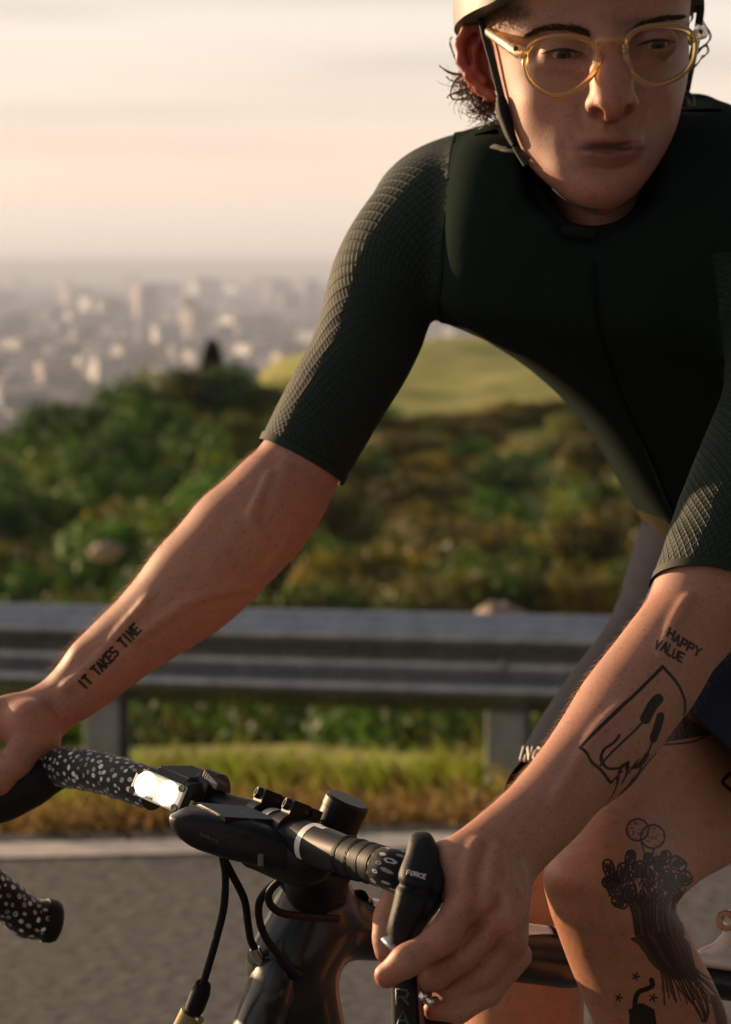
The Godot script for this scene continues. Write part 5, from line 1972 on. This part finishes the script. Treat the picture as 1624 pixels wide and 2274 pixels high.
func verge_height(t: float) -> float:
	return -.44 * smoothstep(0.0, 2.7, t) * .9 - .10 * smoothstep(.0, .6, t) - .75 * maxf(t - 2.9, 0.0)

func build_ground() -> void:
	var a0 := on_plane(0, 1876)
	var a1 := on_plane(900, 1855)
	var b0 := on_plane(0, 1908)
	line_at = a0
	line_dir = (a1 - a0).normalized()
	var n := Vector3(-line_dir.z, 0, line_dir.x)
	if n.z > 0: n = -n
	var w := absf((b0 - a0).dot(n))
	var road := mat(Color.WHITE, .9, 0.0, .3)
	road.albedo_texture = noise_tex(.03, 31, 6, 512, lin(.040, .038, .037), lin(.19, .178, .167))
	road.uv1_triplanar = true
	road.uv1_world_triplanar = true
	road.uv1_scale = Vector3.ONE * 1.6
	road.heightmap_enabled = true
	road.heightmap_texture = noise_tex(.5, 32, 2, 256)
	road.heightmap_scale = .25
	var e0 := a0 - line_dir * 30 + n * .12
	var e1 := a0 + line_dir * 40 + n * .12
	tag(put("road", strip([e0 - n * 14, e1 - n * 14], [e0, e1]), road), "", "", "", "structure")
	var paint := mat(Color.WHITE, .75, 0.0, .3)
	paint.albedo_texture = noise_tex(.06, 33, 4, 256, lin(.50, .44, .38), lin(.68, .62, .56))
	paint.uv1_triplanar = true
	paint.uv1_world_triplanar = true
	var p0 := a0 - line_dir * 30 + Vector3.UP * .004
	var p1 := a0 + line_dir * 40 + Vector3.UP * .004
	tag(put("edge_line", strip([p0 - n * w, p1 - n * w], [p0, p1]), paint), "", "", "", "structure")
	# verge falling from the road to below the rail
	var st := new_st()
	var nz := noise(.9, 8, 4)
	st.set_smooth_group(0)
	for i in 120:
		for j in 40:
			var q := []
			for k in [[i, j], [i, j + 1], [i + 1, j + 1], [i + 1, j]]:
				var s: float = -12.0 + k[0] * .25
				var t: float = .08 + k[1] * .17
				var xz := across(s, t)
				q.append(Vector3(xz.x, verge_height(t) + nz.get_noise_2d(s, t) * .07 * minf(t, 1.0), xz.y))
			for v in [0, 1, 2, 0, 2, 3]:
				st.add_vertex(q[v])
	st.index()
	st.generate_normals()
	var dirt := mat(Color.WHITE, .95, 0.0, .2)
	dirt.albedo_texture = noise_tex(.03, 41, 5, 512, lin(.14, .09, .05), lin(.40, .29, .18))
	dirt.uv1_triplanar = true
	dirt.uv1_world_triplanar = true
	dirt.uv1_scale = Vector3.ONE * .8
	tag(put("verge", st.commit(), dirt), "", "", "", "structure")
	grass()
	rail(n)

func blade_mesh(hh: float, w: float, bend: float, count: int, spread: float, r: RandomNumberGenerator, c0: Color, c1: Color) -> ArrayMesh:
	var st := new_st()
	for k in count:
		var o := Vector3(r.randf_range(-1, 1), 0, r.randf_range(-1, 1)) * spread
		var dir := Vector3(r.randf_range(-1, 1), 0, r.randf_range(-1, 1)).normalized()
		var side := dir.cross(Vector3.UP)
		var l := hh * r.randf_range(.5, 1.1)
		var col := c0.lerp(c1, r.randf())
		var pts := []
		for i in 4:
			var t := i / 3.0
			pts.append([o + Vector3.UP * l * t * (1.0 - .2 * t) + dir * bend * l * t * t, w * (1.0 - t * .95)])
		for i in 3:
			var a: Vector3 = pts[i][0] - side * pts[i][1]
			var b: Vector3 = pts[i][0] + side * pts[i][1]
			var c: Vector3 = pts[i + 1][0] + side * pts[i + 1][1]
			var d: Vector3 = pts[i + 1][0] - side * pts[i + 1][1]
			for v in [a, b, c, a, c, d]:
				st.set_color(col)
				st.set_normal((Vector3.UP * .6 - dir).normalized())
				st.add_vertex(v)
	return st.commit()

func multi(called: String, mesh: Mesh, m: Material, places: Array) -> void:
	var mm := MultiMesh.new()
	mm.transform_format = MultiMesh.TRANSFORM_3D
	mm.mesh = mesh
	mm.instance_count = places.size()
	for i in places.size(): mm.set_instance_transform(i, places[i])
	var o := MultiMeshInstance3D.new()
	o.name = numbered(called)
	o.multimesh = mm
	o.material_override = m
	add_child(o)
	tag(o, "", "", "", "stuff")

func grass() -> void:
	var r := RandomNumberGenerator.new()
	r.seed = 14
	var m := mat(Color.WHITE, .7, 0.0, .3)
	m.vertex_color_use_as_albedo = true
	m.backlight_enabled = true
	m.backlight = Color(.8, .8, .8)
	var patch := noise(.35, 61, 3)
	var green := blade_mesh(.21, .0055, .5, 26, .11, r, Color(.18, .31, .028), Color(.50, .57, .085))
	var dry := blade_mesh(.16, .004, .7, 20, .10, r, Color(.20, .13, .05), Color(.36, .26, .12))
	var tall := blade_mesh(.34, .004, .35, 14, .07, r, Color(.26, .18, .06), Color(.38, .28, .12))
	var g := []
	var d := []
	var tl := []
	for k in 17000:
		var s := r.randf_range(-7, 13)
		var t := r.randf_range(.1, 3.3)
		var v := patch.get_noise_2d(s * 1.0, t * 1.6)
		var xz := across(s, t)
		var p := Vector3(xz.x, verge_height(t) - .01, xz.y)
		var b := Basis(Vector3.UP, r.randf() * TAU).scaled(Vector3.ONE * r.randf_range(.6, 1.35))
		var lush := smoothstep(.85, 1.8, t + v * .9) * (1.0 - .8 * smoothstep(2.5, 3.2, t))
		if r.randf() < lush:
			g.append(Transform3D(b, p))
		elif r.randf() < .35:
			d.append(Transform3D(b, p))
		if t > 1.8 and r.randf() < .025: tl.append(Transform3D(b, p))
	multi("verge_grass", green, m, g)
	multi("dry_grass", dry, m, d)
	multi("tall_grass", tall, m, tl)
	var st := new_st()
	for k in 260:
		var xz := across(r.randf_range(-6, 12), absf(r.randfn(.3, .35)) + .1)
		var c := Vector3(xz.x, -.02, xz.y)
		var q := r.randf_range(.008, .03)
		box_on(st, c, Basis.from_euler(Vector3(r.randf() * 3, r.randf() * 3, 0)), Vector3(q, q * .7, q * 1.2), q * .2)
	tag(put("gravel", st.commit(), mat(lin(.30, .25, .20), .9)), "", "", "", "stuff")

func rail(n: Vector3) -> void:
	var c0 := P(0, 1444, 8.72)
	var c1 := P(1340, 1480, 8.12)
	var dir := (c1 - c0).normalized()
	rail_dir = dir
	var out := Vector3(-dir.z, 0, dir.x).normalized()
	if out.z < 0: out = -out
	var o := thing("guardrail", "weathered grey steel crash barrier along the road edge", "guardrail", c0 + Vector3(0, -.8, 0))
	var steel := mat(Color.WHITE, .38, .6, .5)
	steel.albedo_texture = noise_tex(.02, 51, 5, 512, lin(.21, .213, .217), lin(.39, .39, .385))
	steel.roughness_texture = noise_tex(.04, 52, 4, 256, Color(.5, .5, .5), Color(1, 1, 1))
	steel.uv1_triplanar = true
	steel.uv1_world_triplanar = true
	# W profile: (outwards, up)
	var prof := []
	for q in [[-.010, .155], [.004, .150], [.030, .128], [.066, .108], [.078, .092], [.078, .070], [.066, .054], [.018, .030], [.004, .012], [.004, -.012], [.018, -.030], [.066, -.054], [.078, -.070], [.078, -.092], [.066, -.108], [.030, -.128], [.004, -.150], [-.010, -.155]]: prof.append(Vector2(q[0], q[1]))
	var fine := spline(prof, 3)
	var back := []
	for q in fine: back.append(q - Vector2(.004, 0))
	var st := new_st()
	var from := c0 - dir * 7.0
	var to := c0 + dir * 14.0
	for layer in [fine, back]:
		for i in layer.size() - 1:
			var nn := Vector2(layer[i + 1].y - layer[i].y, layer[i].x - layer[i + 1].x).normalized() * -1.0
			var q := [from + out * layer[i].x + Vector3.UP * layer[i].y, to + out * layer[i].x + Vector3.UP * layer[i].y, to + out * layer[i + 1].x + Vector3.UP * layer[i + 1].y, from + out * layer[i + 1].x + Vector3.UP * layer[i + 1].y]
			st.set_smooth_group(1)
			for v in [0, 2, 1, 0, 3, 2]: st.add_vertex(q[v])
	st.index()
	st.generate_normals()
	put("beam", st.commit(), steel, o)
	var post_m := mat(Color.WHITE, .55, .5, .5)
	post_m.albedo_texture = noise_tex(.05, 53, 4, 256, lin(.30, .30, .28), lin(.50, .49, .46))
	post_m.uv1_triplanar = true
	post_m.uv1_world_triplanar = true
	var u0 := (P(212, 1600, 8.6) - c0).dot(dir)
	var gap := (P(1115, 1600, 8.2) - P(212, 1600, 8.6)).length()
	var b := Basis(dir, Vector3.UP, dir.cross(Vector3.UP))
	for k in range(-4, 9):
		var p := c0 + dir * (u0 + gap * k) - out * .07
		st = new_st()
		box_on(st, p + Vector3.UP * -.36 + out * .045, b, Vector3(.125, 1.0, .008), .002)
		box_on(st, p + Vector3.UP * -.36 - out * .045, b, Vector3(.125, 1.0, .008), .002)
		box_on(st, p + Vector3.UP * -.36 - dir * .058, b, Vector3(.008, 1.0, .082), .002)
		put("post", st.commit(), post_m, o)
		st = new_st()
		lathe(st, p + out * .078, out, [[0, .012], [.012, .010], [.016, .004], [.017, 0]], 12)
		put("bolt", st.commit(), post_m, o)

# ---- hillside
func hill(x: float, d: float) -> float:
	var y := lerpf(-.9, -10.0, smoothstep(11.0, 34.0, d))
	y = lerpf(y, -5.6, smoothstep(62.0, 128.0, d))
	y += .9 * smoothstep(140.0, 230.0, d) * smoothstep(-10.0, 10.0, x)
	y -= .27 * maxf(0.0, -x - 3.0) * smoothstep(60.0, 120.0, d)
	y -= 26.0 * smoothstep(236.0, 300.0, d) + 100.0 * smoothstep(300.0, 520.0, d)
	if x < 0.0: y -= 8.0 * smoothstep(130.0, 200.0, d) * smoothstep(-7.0, -20.0, x)
	return y

func build_hill() -> void:
	var st := new_st()
	var nz := noise(.02, 71, 4)
	var rows := []
	for i in 90:
		var d := 11.0 * pow(560.0 / 11.0, i / 89.0)
		var row := []
		for j in 81:
			var x := (j - 40) / 40.0 * (18.0 + d * .62)
			row.append(Vector3(x, hill(x, d) + nz.get_noise_2d(x * 3.0, d * 3.0) * minf(d * .01, 1.2), -d))
		rows.append(row)
	for i in 89:
		for j in 80:
			for v in [rows[i][j], rows[i + 1][j], rows[i + 1][j + 1], rows[i][j], rows[i + 1][j + 1], rows[i][j + 1]]: st.add_vertex(v)
	st.index()
	st.generate_normals()
	var m := mat(Color.WHITE, .95, 0.0, .2)
	m.albedo_texture = noise_tex(.012, 72, 5, 512, lin(.13, .17, .030), lin(.40, .34, .11))
	m.uv1_triplanar = true
	m.uv1_world_triplanar = true
	m.uv1_scale = Vector3.ONE * .035
	tag(put("hillside", st.commit(), m), "", "", "", "structure")
	# far plain
	var far := mat(Color.WHITE, 1.0, 0.0, .1)
	far.albedo_texture = noise_tex(.02, 73, 6, 512, lin(.035, .036, .040), lin(.20, .18, .175))
	far.uv1_triplanar = true
	far.uv1_world_triplanar = true
	far.uv1_scale = Vector3.ONE * .0012
	tag(put("city_plain", strip([Vector3(-30000, -131, -480), Vector3(30000, -131, -480)], [Vector3(-30000, -131, -42000), Vector3(30000, -131, -42000)]), far), "", "", "", "structure")

func crown_mesh(r: RandomNumberGenerator, tint: Color, tall: float) -> ArrayMesh:
	# leaf sprays on uneven boughs; unit crown about 1 wide in radius, base at 0
	var st := new_st()
	var boughs := []
	for k in 12:
		var a := r.randf() * TAU
		var hgt := r.randf_range(.25, 1.0)
		var out := sqrt(1.0 - pow(absf(hgt - .45) / .62, 2)) * r.randf_range(.25, .95) if absf(hgt - .45) < .6 else .1
		boughs.append([Vector3(cos(a) * out, hgt * tall, sin(a) * out), r.randf_range(.32, .54), r.randf_range(.45, 1.5)])
	for b in boughs:
		var col := Color(tint.r * b[2], tint.g * b[2] * r.randf_range(.92, 1.05), tint.b * b[2])
		if r.randf() < .2: col = Color(col.r * 1.7, col.g * 1.25, col.b * .9)
		for k in 150:
			var q: Vector3 = Vector3(r.randfn(), r.randfn() * .75, r.randfn()).normalized() * b[1] * pow(r.randf(), .28)
			q.y *= .75
			var c: Vector3 = b[0] + q
			var nn: Vector3 = (q.normalized() + Vector3(r.randfn(), r.randfn() + .5, r.randfn()) * .5).normalized()
			var u: Vector3 = nn.cross(Vector3(r.randfn(), r.randfn(), r.randfn())).normalized() * r.randf_range(.035, .075)
			var v: Vector3 = nn.cross(u) * r.randf_range(.5, .9)
			var kk := r.randf_range(.75, 1.25)
			for w in [c - u, c + v, c + u, c - u, c + u, c - v]:
				st.set_color(Color(col.r * kk, col.g * kk, col.b * kk))
				st.set_normal(nn)
				st.add_vertex(w)
	return st.commit()

func build_trees() -> void:
	var r := RandomNumberGenerator.new()
	r.seed = 404
	var leaf := mat(Color.WHITE, .65, 0.0, .3)
	leaf.vertex_color_use_as_albedo = true
	leaf.backlight_enabled = true
	leaf.backlight = Color(.8, .8, .6)
	var bark := mat(lin(.09, .065, .045), .9)
	var kinds := []
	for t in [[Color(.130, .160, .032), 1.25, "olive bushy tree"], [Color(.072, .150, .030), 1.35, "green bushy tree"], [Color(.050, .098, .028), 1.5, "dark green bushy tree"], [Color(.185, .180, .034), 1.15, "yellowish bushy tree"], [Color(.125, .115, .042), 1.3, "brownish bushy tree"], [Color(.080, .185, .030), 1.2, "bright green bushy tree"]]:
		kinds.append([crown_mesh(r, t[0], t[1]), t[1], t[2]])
	var st0 := new_st()
	tube(st0, [Vector3(0, -.3, 0), Vector3(.03, .3, .02), Vector3(-.02, .7, 0), Vector3(0, 1.0, .03)], [.09, .07, .05, .03], 7)
	for a in 4:
		tube(st0, [Vector3(0, .4 + a * .1, 0), Vector3(cos(a * 1.7) * .3, .75 + a * .08, sin(a * 1.7) * .3)], [.035, .012], 5)
	var trunk := st0.commit()
	var ridge := func(px: float) -> float:
		var xs := [-200.0, 0.0, 120.0, 230.0, 340.0, 430.0, 520.0, 620.0, 760.0, 900.0, 1000.0, 1250.0, 1500.0, 2000.0]
		var ys := [975.0, 922.0, 880.0, 848.0, 818.0, 788.0, 792.0, 850.0, 885.0, 890.0, 915.0, 875.0, 855.0, 850.0]
		for i in xs.size() - 1:
			if px <= xs[i + 1]: return lerpf(ys[i], ys[i + 1], clampf((px - xs[i]) / (xs[i + 1] - xs[i]), 0, 1))
		return 860.0
	var spots := []
	for k in 235:
		var t := (k + r.randf()) / 235.0
		var d := lerpf(52.0, 118.0, pow(t, .9))
		var px := r.randf_range(-420, 2050)
		if k < 34: px = -150 + 60 * k + r.randf_range(-30, 30)
		if k >= 190: px = -120 + 43 * (k - 190) + r.randf_range(-22, 22)
		spots.append([px, d])
	for s in spots:
		var d: float = s[1]
		var px: float = s[0]
		var top_py: float = lerpf(1330.0, ridge.call(px), pow(clampf((d - 52.0) / 56.0, 0, 1), .8)) + r.randf_range(-16, 40)
		var top := P(px, top_py, d)
		var g := hill(top.x, -top.z)
		var hgt := clampf(top.y - g, 1.4, 7.0)
		var wide := r.randf_range(1.1, 2.1)
		var pick := r.randi() % 6
		if px < 300 and r.randf() < .6: pick = [1, 2, 5][r.randi() % 3]
		elif px > 750 and r.randf() < .6: pick = [0, 3, 4][r.randi() % 3]
		var kd: Array = kinds[pick]
		var row: String = "low on the slope above the barrier" if top_py > 1190 else "halfway up the slope" if top_py > 1010 else "near the top of the slope"
		var zone: String = "beyond the left edge" if px < 0 else "by the left edge" if px < 180 else "above the tattooed wrist" if px < 380 else "left of the sleeve" if px < 640 else "behind the forearm" if px < 860 else "between arm and jersey" if px < 1130 else "beside the jersey hem" if px < 1420 else "hidden behind the rider"
		var o := thing("hill_tree", "%s %s, %s" % [kd[2], row, zone], "tree", Vector3(top.x, g, top.z), "trees on the slope behind the barrier")
		var c := put("crown", kd[0], leaf, o)
		var low := maxf(hgt * .2, hgt - 3.4)
		c.transform = Transform3D(Basis(Vector3.UP, r.randf() * TAU) * Basis.from_scale(Vector3(wide, (hgt - low) / (kd[1] + .32), wide)), Vector3(0, low, 0))
		var tr := put("trunk", trunk, bark, o)
		tr.transform = Transform3D(Basis.from_scale(Vector3(hgt * .25, hgt * .7, hgt * .25)), Vector3.ZERO)
	for k in 15:
		var d := r.randf_range(12.0, 15.5)
		var px := -160.0 + 132.0 * k + r.randf_range(-30, 30)
		var top := P(px, r.randf_range(1500, 1600), d)
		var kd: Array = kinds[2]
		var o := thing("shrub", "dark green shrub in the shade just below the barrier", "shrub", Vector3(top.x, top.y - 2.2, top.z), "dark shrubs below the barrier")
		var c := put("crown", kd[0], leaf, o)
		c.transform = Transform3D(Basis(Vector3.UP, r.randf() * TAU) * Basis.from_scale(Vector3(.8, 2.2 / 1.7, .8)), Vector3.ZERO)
		var tr := put("trunk", trunk, bark, o)
		tr.transform = Transform3D(Basis.from_scale(Vector3(.5, 1.4, .5)), Vector3(0, -.3, 0))
	# the lone dark conifer on the ridge
	var top := P(472, 754, 112)
	var base := hill(top.x, -top.z)
	var o := thing("conifer_tree", "small dark conifer standing alone on the ridge before the city", "tree", Vector3(top.x, base, top.z))
	var st := new_st()
	var hh := top.y - base
	for k in 1700:
		var t := r.randf()
		var rad := .62 * pow(1.0 - t, .5) * r.randf_range(.5, 1.0) + .06
		var a := r.randf() * TAU
		var c := Vector3(cos(a) * rad, hh - 1.9 * (1.0 - t), sin(a) * rad)
		var u := Vector3(cos(a), -.35, sin(a)) * .16
		var v := Vector3(-sin(a), 0, cos(a)) * .07
		for w in [c - u, c + v, c + u, c - u, c + u, c - v]:
			st.set_color(Color(.022, .028, .012) * r.randf_range(.7, 1.3))
			st.set_normal(Vector3(cos(a), .5, sin(a)).normalized())
			st.add_vertex(w)
	var cr := put("crown", st.commit(), leaf, o)
	cr.transform = Transform3D()
	var tk := put("trunk", trunk, bark, o)
	tk.transform = Transform3D(Basis.from_scale(Vector3(1, hh * .5, 1)), Vector3.ZERO)
	# pale boulders among the trees
	var stone := mat(Color.WHITE, .9)
	stone.albedo_texture = noise_tex(.03, 81, 4, 256, lin(.20, .15, .11), lin(.36, .30, .24))
	stone.uv1_triplanar = true
	for q in [[238, 1226, 37.0, .22, "pale rock among the trees above the rider's wrist"], [1110, 1368, 12.5, .10, "pale stone showing over the barrier left of the lavender leg"]]:
		st = new_st()
		var nz := noise(1.4, 90 + int(q[0]), 3)
		for i in 14:
			for j in 20:
				var quad := []
				for k in [[i, j], [i, j + 1], [i + 1, j + 1], [i + 1, j]]:
					var a: float = PI * k[0] / 14.0
					var b: float = TAU * k[1] / 20.0
					var v := Vector3(sin(a) * cos(b), cos(a) * .6, sin(a) * sin(b))
					quad.append(v * q[3] * (1.0 + .5 * nz.get_noise_3dv(v)))
				for w in [0, 1, 2, 0, 2, 3]: st.add_vertex(P(q[0], q[1], q[2]) + quad[w])
		st.index()
		st.generate_normals()
		var ro := put("boulder", st.commit(), stone)
		tag(ro, q[4], "rock")

func build_city() -> void:
	var r := RandomNumberGenerator.new()
	r.seed = 2024
	var tints := []
	for c in [[.70, .68, .66], [.50, .48, .48], [.82, .82, .82], [.30, .31, .36], [.60, .50, .44], [.20, .22, .27]]:
		tints.append(mat(lin(c[0], c[1], c[2]), .8))
	var roof := mat(lin(.22, .18, .17), .85)
	var glass := mat(lin(.06, .07, .09), .25)
	# a block: walls, a band of windows per storey, a roof slab
	var kinds := []
	for k in 4:
		var st := new_st()
		box_on(st, Vector3(0, .5, 0), Basis(), Vector3(1, 1, 1), .01)
		var wst := new_st()
		var floors: int = [3, 6, 9, 5][k]
		for i in floors:
			for s in 4:
				var b := Basis(Vector3.UP, s * PI / 2)
				box_on(wst, b * Vector3(0, (i + .55) / floors, .5), b, Vector3(.86, .4 / floors, .012), .002)
		var rst := new_st()
		box_on(rst, Vector3(0, 1.02, 0), Basis(), Vector3(1.03, .04, 1.03), .008)
		box_on(rst, Vector3(.2, 1.07, -.1), Basis(), Vector3(.3, .08, .3), .01)
		kinds.append([st.commit(), wst.commit(), rst.commit()])
	var put_block := func(p: Vector3, size: Vector3, turn: float, tint: int, label: String, grp: String):
		var kd: Array = kinds[clampi(int(size.y / 14.0), 0, 3)]
		var o := thing("building", label, "building", p, grp)
		o.rotation.y = turn
		for q in [["wall", kd[0], tints[tint]], ["window_band", kd[1], glass], ["roof", kd[2], roof]]:
			var c := put(q[0], q[1], q[2], o)
			c.transform = Transform3D(Basis.from_scale(size))
	var special := [[245, 792, 846, 74, 2, "pale tall block rising alone in front of the city left of the conifer"], [120, 800, 836, 70, 4, "warm beige low block at the left below the city centre"], [372, 722, 770, 60, 2, "bright white block left of the conifer top"], [325, 640, 706, 44, 4, "beige tower in the middle of the city centre"], [420, 660, 714, 40, 3, "grey tower right of the beige tower"], [560, 700, 742, 120, 2, "long pale block by the rider's sleeve"], [690, 628, 690, 24, 3, "dark slim tower nearest the rider's sleeve"], [40, 868, 900, 90, 3, "dark low block at the left edge behind the trees"], [640, 650, 690, 36, 5, "dark blue-grey tower in the city centre by the sleeve"], [250, 668, 714, 60, 1, "grey wide block left of the beige tower"]]
	for s in special:
		var d: float = 131.0 / ((s[2] - 597.0) / F)
		var p := P(s[0], s[2], d)
		p.y = -131
		var w: float = s[3] / F * d
		put_block.call(p, Vector3(w, (s[2] - s[1]) / F * d, w * .8), .35, s[4], s[5], "")
	for k in 170:
		var py := lerpf(640, 900, pow(r.randf(), 1.3))
		var px := r.randf_range(-500, 1300)
		var d: float = 131.0 / ((py - 597.0) / F)
		var p := P(px, py, d)
		p.y = -131
		var centre := exp(-pow((px - 430) / 260.0, 2) - pow((py - 690) / 40.0, 2))
		var hpx := r.randf_range(12, 34) + centre * r.randf_range(4, 40)
		var w := r.randf_range(26, 84) / F * d
		put_block.call(p, Vector3(w, hpx / F * d, w * r.randf_range(.5, 1.2)), r.randf_range(.1, .6), r.randi() % 6, "hazy out-of-focus building in the far city", "buildings of the far city")
	var small := []
	for k in 2600:
		var py := lerpf(618, 960, pow(r.randf(), 1.6))
		var px := r.randf_range(-1500, 2400)
		var d: float = 131.0 / ((py - 597.0) / F)
		var p := P(px, py, d)
		p.y = -131
		var w := r.randf_range(8, 22) / F * d
		small.append(Transform3D(Basis(Vector3.UP, r.randf() * 1.5).scaled_local(Vector3(w, r.randf_range(3, 9) / F * d, w * r.randf_range(.6, 1.5))), p))
	multi("low_houses", kinds[0][0], tints[0], small)
	var crowns := []
	var tm := mat(lin(.045, .055, .030), .8)
	for k in 3000:
		var py := lerpf(625, 980, pow(r.randf(), 1.2))
		var px := r.randf_range(-1500, 2400)
		var d: float = 131.0 / ((py - 597.0) / F)
		var p := P(px, py, d)
		p.y = -129
		var w := r.randf_range(10, 30) / F * d
		crowns.append(Transform3D(Basis(Vector3.UP, r.randf() * 3).scaled_local(Vector3(w, w * .35, w)), p))
	var sp := SphereMesh.new()
	sp.radial_segments = 8
	sp.rings = 4
	multi("city_trees", sp, tm, crowns)
